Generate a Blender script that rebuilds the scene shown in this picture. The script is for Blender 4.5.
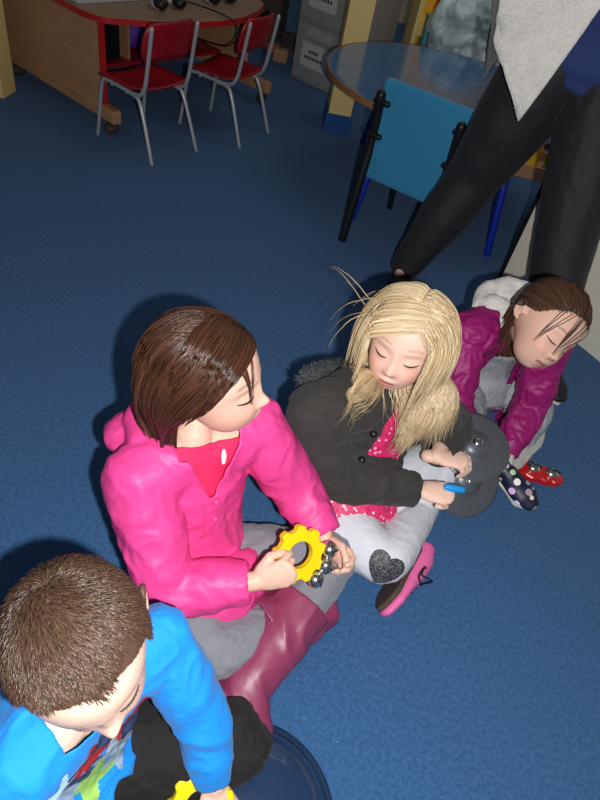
import bpy, bmesh, math, random
import numpy as np
from mathutils import Vector, Matrix, noise
from mathutils.bvhtree import BVHTree
for o in list(bpy.data.objects): bpy.data.objects.remove(o)
SC = bpy.context.scene
COL = SC.collection
rnd = random.Random(7)
# ------------------------------------------------------------------ camera, light, exposure
CAM_H = 1.28; FPX = 600.0
_dx, _dy = 155-300, 1000-400
_a = math.atan2(-_dx, _dy); _p = math.pi/2-math.atan(math.hypot(_dx, _dy)/FPX)
FW = Vector((0, math.cos(_p), -math.sin(_p))); _r0 = Vector((1, 0, 0)); _u0 = Vector((0, math.sin(_p), math.cos(_p)))
RT = math.cos(_a)*_r0+math.sin(_a)*_u0
UP = -math.sin(_a)*_r0+math.cos(_a)*_u0
CP = Vector((0, 0, CAM_H))
cam = bpy.data.cameras.new('camera'); camo = bpy.data.objects.new('camera', cam); COL.objects.link(camo)
cam.sensor_fit = 'VERTICAL'; cam.sensor_height = 32; cam.lens = 32*FPX/800
cam.clip_start = 0.02
camo.matrix_world = Matrix.Translation(CP) @ Matrix((RT, UP, -FW)).transposed().to_4x4()
SC.camera = camo
w = bpy.data.worlds.new('world'); SC.world = w; w.use_nodes = True
w.node_tree.nodes['Background'].inputs[0].default_value = (0.75, 0.85, 1.0, 1)
w.node_tree.nodes['Background'].inputs[1].default_value = 0.085
def lamp(name, kind, loc, energy, color=(1, 1, 1), size=0.1):
    l = bpy.data.lights.new(name, kind); l.energy = energy; l.color = color
    if kind == 'AREA': l.size = size
    else: l.shadow_soft_size = size
    o = bpy.data.objects.new(name, l); COL.objects.link(o); o.location = loc
    return o
lamp('camera_flash', 'POINT', CP+RT*0.075-UP*0.045-FW*0.01, 82, (1, 0.985, 0.96), 0.012)
la = lamp('ceiling_lamp', 'AREA', (0.6, 3.4, 2.6), 10, (1, 0.93, 0.82), 1.6)
SC.view_settings.view_transform = 'Standard'; SC.view_settings.look = 'None'
SC.view_settings.exposure = 0.0; SC.view_settings.gamma = 1; SC.view_settings.use_curve_mapping = False

def U(px, py, z):            # where the sight line through a photo point meets height z
    v = FW+(px-300)/FPX*RT+(400-py)/FPX*UP
    return CP+v*((z-CAM_H)/v.z)
def CV(r, u, t):             # direction given as right / up / towards the viewer
    return (RT*r+UP*u-FW*t).normalized()
V = Vector
# ------------------------------------------------------------------ materials
def mat(name, col, rough=0.6, metal=0.0, spec=0.5, var=0.0, vscale=20, bump=0.0, bscale=200, sheen=0.0, attr=False, coat=0.0,
        trans=0.0, sss=0.0, wave=None, dots=None, bdet=2, stretch=None):
    m = bpy.data.materials.new(name); m.use_nodes = True
    nt = m.node_tree; N = nt.nodes; L = nt.links; b = N['Principled BSDF']
    b.inputs['Base Color'].default_value = (*col, 1); b.inputs['Roughness'].default_value = rough
    b.inputs['Metallic'].default_value = metal; b.inputs['Specular IOR Level'].default_value = spec
    b.inputs['Sheen Weight'].default_value = sheen; b.inputs['Coat Weight'].default_value = coat
    b.inputs['Transmission Weight'].default_value = trans
    if sss: 
        b.inputs['Subsurface Weight'].default_value = sss; b.inputs['Subsurface Radius'].default_value = (0.012, 0.005, 0.003); b.inputs['Subsurface Scale'].default_value = 0.5
    tc = N.new('ShaderNodeTexCoord'); vec = tc.outputs['Object']
    if stretch:
        mp = N.new('ShaderNodeMapping'); mp.inputs['Scale'].default_value = stretch; L.new(vec, mp.inputs['Vector']); vec = mp.outputs[0]
    src = None
    if attr:
        a = N.new('ShaderNodeAttribute'); a.attribute_name = 'Col'; src = a.outputs['Color']
    if var:
        n = N.new('ShaderNodeTexNoise'); n.inputs['Scale'].default_value = vscale; n.inputs['Detail'].default_value = 6
        L.new(vec, n.inputs['Vector'])
        r = N.new('ShaderNodeMapRange'); r.inputs['From Min'].default_value = 0.25; r.inputs['From Max'].default_value = 0.75
        r.inputs['To Min'].default_value = 1-var; r.inputs['To Max'].default_value = 1+var
        L.new(n.outputs['Fac'], r.inputs['Value'])
        x = N.new('ShaderNodeVectorMath'); x.operation = 'SCALE'
        if src: L.new(src, x.inputs[0])
        else: x.inputs[0].default_value = col
        L.new(r.outputs[0], x.inputs['Scale']); src = x.outputs[0]
    if dots:                  # dots=(scale, radius, colour)
        vo = N.new('ShaderNodeTexVoronoi'); vo.inputs['Scale'].default_value = dots[0]; L.new(vec, vo.inputs['Vector'])
        lt = N.new('ShaderNodeMath'); lt.operation = 'LESS_THAN'; lt.inputs[1].default_value = dots[1]; L.new(vo.outputs['Distance'], lt.inputs[0])
        mx = N.new('ShaderNodeMix'); mx.data_type = 'RGBA'
        L.new(lt.outputs[0], mx.inputs['Factor'])
        if src: L.new(src, mx.inputs['A'])
        else: mx.inputs['A'].default_value = (*col, 1)
        if dots[2] == 'multi':
            hs = N.new('ShaderNodeHueSaturation'); hs.inputs['Saturation'].default_value = 0.55; hs.inputs['Value'].default_value = 1.2
            L.new(vo.outputs['Color'], hs.inputs['Color']); L.new(hs.outputs[0], mx.inputs['B'])
        else: mx.inputs['B'].default_value = (*dots[2], 1)
        src = mx.outputs['Result']
    if src: L.new(src, b.inputs['Base Color'])
    if bump:
        bn = N.new('ShaderNodeTexNoise'); bn.inputs['Scale'].default_value = bscale; bn.inputs['Detail'].default_value = bdet
        L.new(vec, bn.inputs['Vector'])
        bp = N.new('ShaderNodeBump'); bp.inputs['Strength'].default_value = bump; bp.inputs['Distance'].default_value = 0.004
        L.new(bn.outputs['Fac'], bp.inputs['Height']); L.new(bp.outputs[0], b.inputs['Normal'])
    return m
M = {}
M['skin'] = mat('skin', (0.8, 0.5, 0.4), 0.5, spec=0.35, attr=True, sss=0.12)
M['hair'] = mat('hair', (0.1, 0.05, 0.03), 0.34, spec=0.6, attr=True)
M['carpet'] = mat('carpet', (0.042, 0.128, 0.30), 0.95, spec=0.1, var=0.30, vscale=110, bump=1.0, bscale=300, sheen=0.15, dots=(26, 0.028, (0.35, 0.45, 0.6)))
M['pink_coat'] = mat('pink_coat', (0.80, 0.060, 0.29), 0.5, spec=0.4, var=0.06, vscale=7, bump=0.25, bscale=90)
M['pink_lining'] = mat('pink_lining', (0.80, 0.02, 0.12), 0.8, bump=0.3, bscale=300)
M['white_cloth'] = mat('white_cloth', (0.8, 0.78, 0.76), 0.9)
M['grey_leggings'] = mat('grey_leggings', (0.22, 0.23, 0.27), 0.85, var=0.08, vscale=200, bump=0.3, bscale=400, sheen=0.2)
M['maroon_rubber'] = mat('maroon_rubber', (0.26, 0.042, 0.105), 0.42, spec=0.5, var=0.1, vscale=15, bump=0.15, bscale=30)
M['maroon_sole'] = mat('maroon_sole', (0.30, 0.07, 0.07), 0.6)
M['charcoal_coat'] = mat('charcoal_coat', (0.040, 0.037, 0.035), 0.85, spec=0.3, var=0.12, vscale=60, bump=0.4, bscale=300, sheen=0.08)
M['grey_fur'] = mat('grey_fur', (0.07, 0.075, 0.08), 0.95, var=0.35, vscale=120, bump=1, bscale=160)
M['pink_glitter'] = mat('pink_glitter', (0.75, 0.03, 0.16), 0.5, var=0.25, vscale=120, bump=0.6, bscale=180, dots=(75, 0.24, (0.95, 0.62, 0.72)))
M['white_leggings'] = mat('white_leggings', (0.68, 0.69, 0.76), 0.85, var=0.05, vscale=150, bump=0.3, bscale=350)
M['black_glitter'] = mat('black_glitter', (0.03, 0.03, 0.035), 0.5, dots=(420, 0.28, (0.5, 0.5, 0.52)))
M['pink_shoe'] = mat('pink_shoe', (0.85, 0.16, 0.42), 0.5, bump=0.2, bscale=200)
M['brown_sole'] = mat('brown_sole', (0.075, 0.045, 0.035), 0.75, var=0.25, vscale=40, bump=0.5, bscale=300)
M['black_lace'] = mat('black_lace', (0.01, 0.01, 0.012), 0.7)
M['magenta_coat'] = mat('magenta_coat', (0.33, 0.010, 0.15), 0.5, spec=0.4, var=0.12, vscale=10, bump=0.4, bscale=60)
M['fleece'] = mat('fleece', (0.84, 0.80, 0.75), 0.95, var=0.1, vscale=90, bump=1.0, bscale=220, sheen=0.4)
M['grey_glitter'] = mat('grey_glitter', (0.36, 0.38, 0.42), 0.6, var=0.2, vscale=150, bump=0.5, bscale=250, dots=(220, 0.22, (0.75, 0.77, 0.8)))
M['floral_navy'] = mat('floral_navy', (0.012, 0.017, 0.045), 0.45, dots=(40, 0.40, 'multi'))
M['pale_sole'] = mat('pale_sole', (0.62, 0.62, 0.57), 0.7, var=0.2, vscale=30)
M['blue_shirt'] = mat('blue_shirt', (0.008, 0.265, 0.80), 0.75, spec=0.3, var=0.05, vscale=12, bump=0.3, bscale=120, sheen=0.1)
M['black_trousers'] = mat('black_trousers', (0.016, 0.016, 0.016), 0.85, spec=0.25, bump=0.3, bscale=200, sheen=0.03)
M['black_leggings'] = mat('black_leggings', (0.018, 0.018, 0.022), 0.62, spec=0.4, bump=0.3, bscale=400, sheen=0.04)
M['navy_top'] = mat('navy_top', (0.022, 0.045, 0.17), 0.85, bump=0.3, bscale=300)
M['grey_jacket'] = mat('grey_jacket', (0.12, 0.125, 0.12), 0.8, bump=0.3, bscale=150)
M['black_shoe'] = mat('black_shoe', (0.010, 0.010, 0.012), 0.6)
M['white_rubber'] = mat('white_rubber', (0.72, 0.71, 0.68), 0.6)
M['yellow_plastic'] = mat('yellow_plastic', (0.88, 0.68, 0.005), 0.35, coat=0.3)
M['chrome'] = mat('chrome', (0.85, 0.82, 0.78), 0.22, metal=1.0)
M['dark_metal'] = mat('dark_metal', (0.02, 0.02, 0.02), 0.4)
M['red_plastic'] = mat('red_plastic', (0.62, 0.008, 0.012), 0.28, coat=0.4)
M['cymbal'] = mat('cymbal', (0.11, 0.118, 0.14), 0.38, metal=0.25, coat=0.2)
M['sky_strap'] = mat('sky_strap', (0.01, 0.32, 0.8), 0.5)
M['blue_tub'] = mat('blue_tub', (0.014, 0.035, 0.09), 0.24, coat=0.6, bump=1.0, bscale=14)
M['wood'] = mat('wood', (0.52, 0.28, 0.14), 0.5, var=0.12, vscale=8, stretch=(1, 1, 6))
M['woodtop'] = mat('wood_top', (0.40, 0.25, 0.16), 0.45, var=0.12, vscale=8)
M['red_edge'] = mat('red_edge', (0.50, 0.015, 0.015), 0.4)
M['red_seat'] = mat('red_seat', (0.36, 0.006, 0.014), 0.4)
M['grey_tube'] = mat('grey_tube', (0.50, 0.53, 0.56), 0.35, metal=0.3)
M['blue_fabric'] = mat('blue_fabric', (0.025, 0.25, 0.47), 0.8, var=0.06, vscale=300, bump=0.4, bscale=500, sheen=0.2)
M['black_frame'] = mat('black_frame', (0.006, 0.006, 0.007), 0.45)
M['blue_top'] = mat('blue_top', (0.012, 0.13, 0.34), 0.22, coat=0.5)
M['wood_edge'] = mat('wood_edge', (0.32, 0.14, 0.05), 0.5)
M['blue_metal'] = mat('blue_metal', (0.008, 0.03, 0.42), 0.35)
M['cab_grey'] = mat('cabinet_grey', (0.34, 0.34, 0.33), 0.5, var=0.04, vscale=4)
M['paper'] = mat('paper', (0.62, 0.62, 0.64), 0.8)
M['ink'] = mat('ink', (0.03, 0.03, 0.03), 0.8)
M['yellow_paint'] = mat('yellow_paint', (0.88, 0.66, 0.26), 0.7)
M['yellow_bright'] = mat('yellow_bright', (0.85, 0.50, 0.02), 0.6)
M['blue_base'] = mat('blue_base', (0.01, 0.085, 0.30), 0.5)
M['cream'] = mat('cream', (0.84, 0.80, 0.66), 0.6, var=0.04, vscale=4)
M['black_trim'] = mat('black_trim', (0.008, 0.008, 0.01), 0.5)
M['purple'] = mat('purple', (0.13, 0.03, 0.42), 0.6, bump=0.5, bscale=20)
M['black_plastic'] = mat('black_plastic', (0.008, 0.008, 0.011), 0.4)
M['grey_plastic'] = mat('grey_plastic', (0.45, 0.45, 0.45), 0.5)
M['teal'] = mat('teal', (0.05, 0.36, 0.38), 0.5)
M['pale_bag'] = mat('pale_bag', (0.50, 0.62, 0.66), 0.35, var=0.15, vscale=8, bump=1, bscale=18)
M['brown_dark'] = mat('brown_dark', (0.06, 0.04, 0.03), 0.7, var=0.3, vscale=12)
M['orange'] = mat('orange', (0.65, 0.16, 0.05), 0.6)
M['green'] = mat('green', (0.06, 0.42, 0.10), 0.5)
M['wall'] = mat('wall_paint', (0.5, 0.46, 0.36), 0.9)
M['eye_white'] = mat('eye_white', (0.7, 0.68, 0.66), 0.3)
M['lash'] = mat('lash', (0.02, 0.012, 0.01), 0.6)
M['pale_blue'] = mat('pale_blue', (0.45, 0.68, 0.85), 0.8)
M['print_red'] = mat('print_red', (0.55, 0.02, 0.02), 0.7, var=0.5, vscale=70)
M['print_navy'] = mat('print_navy', (0.03, 0.05, 0.12), 0.7, var=0.5, vscale=70)
M['print_green'] = mat('print_green', (0.35, 0.62, 0.12), 0.7, var=0.3, vscale=60)
M['print_grey'] = mat('print_grey', (0.35, 0.45, 0.55), 0.7, var=0.5, vscale=60)

# ------------------------------------------------------------------ linking helpers
WP = {}
def tag(o, label, cat=None, group=None, kind=None):
    if label: o['label'] = label
    if cat: o['category'] = cat
    if group: o['group'] = group
    if kind: o['kind'] = kind
    return o
def put(name, me, m, parent=None, base=None):
    o = bpy.data.objects.new(name, me); COL.objects.link(o); me.name = name
    if m is not None:
        me.materials.clear()
        for q in (m if isinstance(m, (list, tuple)) else [m]): me.materials.append(q)
    if parent is None:
        if base is None:
            n = len(me.vertices); a = np.empty(n*3); me.vertices.foreach_get('co', a); a = a.reshape(-1, 3)
            base = V(((a[:, 0].min()+a[:, 0].max())/2, (a[:, 1].min()+a[:, 1].max())/2, a[:, 2].min()))
        base = V(base); o.location = base; WP[o.name] = base.copy()
    else:
        base = WP[parent.name]; o.parent = parent; WP[o.name] = base.copy()
    me.transform(Matrix.Translation(-base))
    return o
def empty(name, base=(0, 0, 0)):
    o = bpy.data.objects.new(name, None); COL.objects.link(o); o.location = base; WP[o.name] = V(base); o.empty_display_size = 0.1
    return o
def mesh(vs, fs, smooth=True):
    me = bpy.data.meshes.new('m'); me.from_pydata([tuple(v) for v in vs], [], fs); me.update()
    if smooth: me.polygons.foreach_set('use_smooth', [True]*len(me.polygons))
    return me
def kids(o): return [c for c in bpy.data.objects if c.parent == o]
def copy_tree(o, parent=None):
    c = o.copy(); COL.objects.link(c)
    if parent: c.parent = parent
    for k in kids(o): copy_tree(k, c)
    return c
class PB:                    # a bag of closed shapes in one vertex list
    def __init__(s): s.v = []; s.f = []; s.mi = []
    def add(s, vs, fs, mi=0):
        b = len(s.v); s.v += [V(x) for x in vs]; s.f += [tuple(i+b for i in f) for f in fs]; s.mi += [mi]*len(fs); return s
    def mesh(s, smooth=True, T=None):
        me = mesh(s.v, s.f, smooth)
        if T is not None: me.transform(T)
        me.polygons.foreach_set('material_index', s.mi)
        return me
    def box(s, lo, hi, mi=0, bev=0.0, T=None):
        bm = bmesh.new(); bmesh.ops.create_cube(bm, size=1)
        for v in bm.verts: v.co = V([lo[i]+(v.co[i]+.5)*(hi[i]-lo[i]) for i in range(3)])
        if bev: bmesh.ops.bevel(bm, geom=bm.edges[:], offset=bev, segments=2, affect='EDGES', profile=0.6)
        if T is not None: bm.transform(T)
        bm.verts.ensure_lookup_table(); s.add([v.co.copy() for v in bm.verts], [[v.index for v in f.verts] for f in bm.faces], mi); bm.free(); return s
    def tube(s, pts, rad, seg=14, ref=None, mi=0, cap=True):
        # rad: per-point r or (ra, rb); ref: vector(s) for the ra axis
        pts = [V(p) for p in pts]; n = len(pts); rad = [(r, r) if not isinstance(r, (tuple, list)) else r for r in rad]
        tan = []
        for i in range(n):
            t = pts[min(i+1, n-1)]-pts[max(i-1, 0)]
            tan.append(t.normalized() if t.length > 1e-9 else V((0, 0, 1)))
        P = []; R = []; T = []; A = []
        if cap:
            for k in (3, 2, 1):
                a = k/3.3*math.pi/2; m_ = (rad[0][0]+rad[0][1])/2
                P.append(pts[0]-tan[0]*m_*math.sin(a)*min(1, 1)); R.append((rad[0][0]*math.cos(a), rad[0][1]*math.cos(a))); T.append(tan[0]); A.append(0)
        for i in range(n): P.append(pts[i]); R.append(rad[i]); T.append(tan[i]); A.append(i)
        if cap:
            for k in (1, 2, 3):
                a = k/3.3*math.pi/2; m_ = (rad[-1][0]+rad[-1][1])/2
                P.append(pts[-1]+tan[-1]*m_*math.sin(a)); R.append((rad[-1][0]*math.cos(a), rad[-1][1]*math.cos(a))); T.append(tan[-1]); A.append(n-1)
        x = None; vs = []; fs = []
        for i in range(len(P)):
            if ref is not None: x0 = V(ref[A[i]] if isinstance(ref, list) else ref)
            else: x0 = x if x is not None else (V((0, 0, 1)) if abs(T[i].z) < 0.9 else V((1, 0, 0)))
            x = (x0-T[i]*x0.dot(T[i])).normalized(); y = T[i].cross(x)
            for k in range(seg):
                an = 2*math.pi*k/seg
                vs.append(P[i]+x*R[i][0]*math.cos(an)+y*R[i][1]*math.sin(an))
        m_ = len(P)
        for i in range(m_-1):
            for k in range(seg):
                k2 = (k+1) % seg; fs.append((i*seg+k, i*seg+k2, (i+1)*seg+k2, (i+1)*seg+k))
        fs.append(tuple(range(seg))[::-1]); fs.append(tuple((m_-1)*seg+k for k in range(seg)))
        return s.add(vs, fs, mi)
    def ell(s, c, r, Mx=None, seg=20, mi=0):
        vs = []; fs = []; rings = seg//2
        for i in range(rings+1):
            th = math.pi*i/rings
            for k in range(seg):
                ph = 2*math.pi*k/seg
                p = V((r[0]*math.sin(th)*math.cos(ph), r[1]*math.sin(th)*math.sin(ph), r[2]*math.cos(th)))
                if Mx is not None: p = Mx @ p
                vs.append(V(c)+p)
        for i in range(rings):
            for k in range(seg):
                k2 = (k+1) % seg; fs.append((i*seg+k, (i+1)*seg+k, (i+1)*seg+k2, i*seg+k2))
        return s.add(vs, fs, mi)
    def lathe(s, prof, seg=40, T=None, mi=0):
        vs = []; fs = []
        for r, z in prof:
            for k in range(seg):
                a = 2*math.pi*k/seg; p = V((r*math.cos(a), r*math.sin(a), z)); vs.append(T @ p if T is not None else p)
        for i in range(len(prof)-1):
            for k in range(seg):
                k2 = (k+1) % seg; fs.append((i*seg+k, i*seg+k2, (i+1)*seg+k2, (i+1)*seg+k))
        fs.append(tuple(range(seg))[::-1]); fs.append(tuple((len(prof)-1)*seg+k for k in range(seg)))
        return s.add(vs, fs, mi)
    def prism(s, outline, z0, z1, T=None, mi=0, hole=None):
        n = len(outline); vs = [V((x, y, z0)) for x, y in outline]+[V((x, y, z1)) for x, y in outline]
        fs = [(i, (i+1) % n, n+(i+1) % n, n+i) for i in range(n)]
        if hole:
            h = 2*n; vs += [V((x, y, z0)) for x, y in hole]+[V((x, y, z1)) for x, y in hole]
            for i in range(n):
                j = (i+1) % n
                fs += [(h+j, h+i, h+n+i, h+n+j), (n+i, n+j, h+n+j, h+n+i), (j, i, h+i, h+j)]
        else: fs += [tuple(range(n))[::-1], tuple(range(n, 2*n))]
        if T is not None: vs = [T @ v for v in vs]
        return s.add(vs, fs, mi)
def coords(me):
    a = np.empty(len(me.vertices)*3); me.vertices.foreach_get('co', a); return a.reshape(-1, 3)
def setco(me, a): me.vertices.foreach_set('co', a.ravel()); me.update()
def union(pb, voxel=0.004, smooth=4, fac=0.5):
    me = pb.mesh(); o = bpy.data.objects.new('tmp', me); COL.objects.link(o)
    r = o.modifiers.new('r', 'REMESH'); r.mode = 'VOXEL'; r.voxel_size = voxel; r.use_smooth_shade = True
    if smooth:
        s = o.modifiers.new('s', 'SMOOTH'); s.factor = fac; s.iterations = smooth
    dg = bpy.context.evaluated_depsgraph_get(); dg.update()
    out = bpy.data.meshes.new_from_object(o.evaluated_get(dg))
    bpy.data.objects.remove(o); bpy.data.meshes.remove(me)
    out.polygons.foreach_set('use_smooth', [True]*len(out.polygons))
    return out
def vnormals(me):
    a = np.empty(len(me.vertices)*3); me.vertices.foreach_get('normal', a); return a.reshape(-1, 3)
def wrinkle(me, amp, scale, seed=0, stretch=(1, 1, 1), ridge=True, mask=None):
    a = coords(me); n = vnormals(me); d = np.zeros(len(a)); off = V((seed*7.3, seed*3.1, seed*1.7))
    for i, p in enumerate(a):
        q = V((p[0]*scale*stretch[0], p[1]*scale*stretch[1], p[2]*scale*stretch[2]))+off
        q2 = q+noise.noise_vector(q*0.7)*0.9
        v = noise.noise(q2)
        d[i] = (1-abs(v)*3.2) if ridge else v
    if ridge: d = np.clip(d, -0.6, 1)
    if mask is not None: d *= mask(a)
    setco(me, a+n*(d*amp)[:, None]); return me
def cut(me, mask):           # remove the vertices where mask is true
    bm = bmesh.new(); bm.from_mesh(me); bm.verts.ensure_lookup_table()
    bmesh.ops.delete(bm, geom=[bm.verts[i] for i in np.nonzero(mask)[0]], context='VERTS')
    for _ in range(3):
        bd = [v for v in bm.verts if v.is_boundary]
        new = {v: (v.co+sum((e.other_vert(v).co for e in v.link_edges if e.is_boundary), V((0, 0, 0)))/2)/2 for v in bd if sum(e.is_boundary for e in v.link_edges) == 2}
        for v, c in new.items(): v.co = c
    bm.verts.ensure_lookup_table(); seen = set(); comps = []
    for v in bm.verts:
        if v in seen: continue
        st = [v]; seen.add(v); c = []
        while st:
            x = st.pop(); c.append(x)
            for e in x.link_edges:
                y = e.other_vert(x)
                if y not in seen: seen.add(y); st.append(y)
        comps.append(c)
    if comps:
        mx = max(len(c) for c in comps); bmesh.ops.delete(bm, geom=[v for c in comps if len(c) < mx*0.3 for v in c], context='VERTS')
    bm.to_mesh(me); bm.free(); me.update(); return me
def solid(o, t, offset=-1):
    m = o.modifiers.new('solid', 'SOLIDIFY'); m.thickness = t; m.offset = offset; return o
def NA(v): return np.array(v)
def setcol(me, arr):
    at = me.color_attributes.new('Col', 'FLOAT_COLOR', 'POINT'); b = np.ones((len(me.vertices), 4)); b[:, :3] = arr
    at.data.foreach_set('color', b.ravel())
def catmull(P, n=8):
    P = [V(p) for p in P]; P = [2*P[0]-P[1]]+P+[2*P[-1]-P[-2]]; out = []
    for i in range(1, len(P)-2):
        for k in range(n):
            t = k/n; a, b, c, d = P[i-1:i+3]
            out.append(0.5*((2*b)+(c-a)*t+(2*a-5*b+4*c-d)*t*t+(3*b-3*c+d-a)*t**3))
    out.append(P[-2]); return out
def lerpr(rad, n):           # radii matching catmull(n)
    out = []
    for i in range(len(rad)-1):
        for k in range(n):
            t = k/n; a, b = rad[i], rad[i+1]
            out.append(tuple(x*(1-t)+y*t for x, y in zip(a, b)) if isinstance(a, tuple) else a*(1-t)+b*t)
    out.append(rad[-1]); return out

# ------------------------------------------------------------------ people: head
def exitd(d, c, r):          # distance from origin along unit d to leave an ellipsoid
    A = ((d/r)**2).sum(-1); B = -2*((d*c)/(r*r)).sum(-1); Cc = ((c/r)**2).sum()-1
    return (-B+np.sqrt(np.maximum(B*B-4*A*Cc, 1e-12)))/(2*A)
CR_C, CR_R = np.array((0, -0.006, 0.018)), np.array((0.078, 0.094, 0.086))
FC_C, FC_R = np.array((0, 0.026, -0.040)), np.array((0.058, 0.058, 0.066))
def head_r(d):
    a = exitd(d, CR_C, CR_R); b = exitd(d, FC_C, FC_R); k = 0.010
    return k*np.log(np.exp(a/k)+np.exp(b/k))-0.004
def head_surf(d):
    p = d*head_r(d)[:, None]; x, y, z = p[:, 0], p[:, 1], p[:, 2]; fr = np.clip(d[:, 1]*3, 0, 1)
    def g(cx, cz, sx, sz): return np.exp(-((np.abs(x)-cx)/sx)**2-((z-cz)/sz)**2)*fr
    def g0(cz, sx, sz): return np.exp(-(x/sx)**2-((z-cz)/sz)**2)*fr
    dy = (-0.0075*g(0.031, -0.010, 0.019, 0.013)+0.0050*g(0.031, -0.014, 0.0125, 0.0085)+0.005*g0(-0.018, 0.008, 0.022)
          + 0.0150*g0(-0.040, 0.0095, 0.010)+0.0045*g(0.010, -0.043, 0.006, 0.006)-0.003*g0(-0.054, 0.006, 0.006)
          + 0.0060*g0(-0.0655, 0.017, 0.0050)+0.0055*g0(-0.0775, 0.014, 0.0055)-0.0035*g0(-0.0712, 0.018, 0.0020)
          + 0.005*g0(-0.097, 0.016, 0.010)-0.002*g0(-0.087, 0.02, 0.004)+0.0045*g(0.036, -0.048, 0.019, 0.018)+0.0025*g(0.026, 0.006, 0.02, 0.006))
    p = p.copy(); p[:, 1] += dy; return p
class Head:
    def __init__(s, c, fwd, up, sc=1.0):
        s.c = V(c); y = V(fwd).normalized(); x = y.cross(V(up)).normalized(); z = x.cross(y)
        s.R = Matrix((x, y, z)).transposed(); s.sc = sc; s.Rn = NA(s.R)
    def w(s, p): return s.c+s.R @ (V(p)*s.sc)
    def loc(s, a): return (a-NA(s.c)) @ s.Rn/s.sc
def add_head(pb, H, nr=90, ns=120):
    ds = []
    for i in range(nr+1):
        th = math.pi*i/nr
        for k in range(ns):
            ph = 2*math.pi*k/ns; ds.append((math.sin(th)*math.cos(ph), math.cos(th), math.sin(th)*math.sin(ph)))
    p = head_surf(np.array(ds)); vs = [H.w(q) for q in p]; fs = []
    for i in range(nr):
        for k in range(ns):
            k2 = (k+1) % ns; fs.append((i*ns+k, i*ns+k2, (i+1)*ns+k2, (i+1)*ns+k))
    pb.add(vs, fs)
    for sx in (1, -1):        # ears
        rim = [(0.074, -0.012, -0.012+0.0), (0.081, -0.022, 0.008), (0.084, -0.031, 0.012), (0.084, -0.037, 0.002), (0.082, -0.034, -0.014), (0.079, -0.024, -0.027), (0.075, -0.014, -0.030)]
        pb.tube([H.w((sx*a, b, c)) for a, b, c in catmull(rim, 4)], [0.0045*H.sc]*25, seg=8)
        pb.ell(H.w((sx*0.076, -0.024, -0.008)), (0.005*H.sc, 0.013*H.sc, 0.018*H.sc), H.R, seg=14)
def skin_color(a, heads, base, lip=(0.55, 0.16, 0.15), brow=(0.1, 0.05, 0.03), scalp=None):
    col = np.tile(np.array(base), (len(a), 1))
    for H in heads:
        q = H.loc(a); x, y, z = q[:, 0], q[:, 1], q[:, 2]; fr = (y > 0.02)*1.0
        def mixc(wt, c):
            nonlocal col
            wt = np.clip(wt*fr, 0, 1)[:, None]; col = col*(1-wt)+np.array(c)*wt
        mixc(0.30*np.exp(-((np.abs(x)-0.038)/0.02)**2-((z+0.042)/0.018)**2), (0.85, 0.28, 0.22))
        mixc(0.25*np.exp(-(x/0.01)**2-((z+0.043)/0.010)**2), (0.85, 0.30, 0.22))
        lw = 0.017*np.sqrt(np.clip(1-((z+0.0715)/0.0085)**2, 0, 1))
        mixc(((np.abs(x) < lw) & (np.abs(z+0.0715) < 0.0085))*0.75, lip)
        mixc(0.9*np.exp(-((z+0.0712)/0.0013)**2)*(np.abs(x) < 0.017), (0.2, 0.04, 0.04))
        mixc(0.8*np.exp(-((np.abs(x)-0.0055)/0.0026)**2-((z+0.0495)/0.0022)**2), (0.25, 0.07, 0.05))
        bz = 0.012+0.004*(1-((np.abs(x)-0.031)/0.018)**2)
        mixc(0.65*np.exp(-((z-bz)/0.0024)**2)*np.clip(1.3-(np.abs(np.abs(x)-0.031)/0.016)**4, 0, 1), brow)
        mixc(0.35*np.exp(-((np.abs(x)-0.031)/0.014)**2-((z+0.024)/0.004)**2), (0.55, 0.25, 0.2))
        if scalp is not None:
            el = np.degrees(np.arctan2(z, np.hypot(x, y))); ph = np.degrees(np.arctan2(np.abs(x), y))
            wt = (el > hairline(ph)+3) & (np.linalg.norm(q, axis=1) < 0.13); col[wt] = np.array(scalp)
    return col
def hairline(ph):            # elevation where hair starts, by azimuth from the face
    return np.interp(ph, [0, 35, 60, 75, 90, 110, 140, 180], [40, 36, 22, 6, 6, -8, -34, -38])
def face_bits(H, body, who, lashcol='lash', openness=0.0):
    a = coords(body.data)+NA(WP[body.name]); fs = [tuple(p.vertices) for p in body.data.polygons]
    bv = BVHTree.FromPolygons([V(x) for x in a], fs)
    for sx in (1, -1):
        P = []
        for k in range(9):
            t = -1+k/4; x = sx*(0.031+0.0135*t); z = -0.0165-0.0035*(1-t*t)+0.001*t
            o = H.w((x, 0.2, z)); hit = bv.ray_cast(o, -(H.R @ V((0, 1, 0))))
            if hit[0] is not None: P.append(hit[0]+(H.R @ V((0, 1, 0)))*0.0006)
        if len(P) > 3:
            pb = PB(); pb.tube(P, [(0.0006+0.0011*math.sin(math.pi*(i+.6)/(len(P)+.2)))*H.sc for i in range(len(P))], seg=6)
            for i in range(1, len(P)-1):
                f = (H.R @ V((sx*(i-4)*0.12, 0.9, -0.5))).normalized(); pb.tube([P[i], P[i]+f*0.0032*H.sc], [0.0005, 0.0002], seg=4)
            put('eyelashes', pb.mesh(), M[lashcol], body)
    return bv
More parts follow.
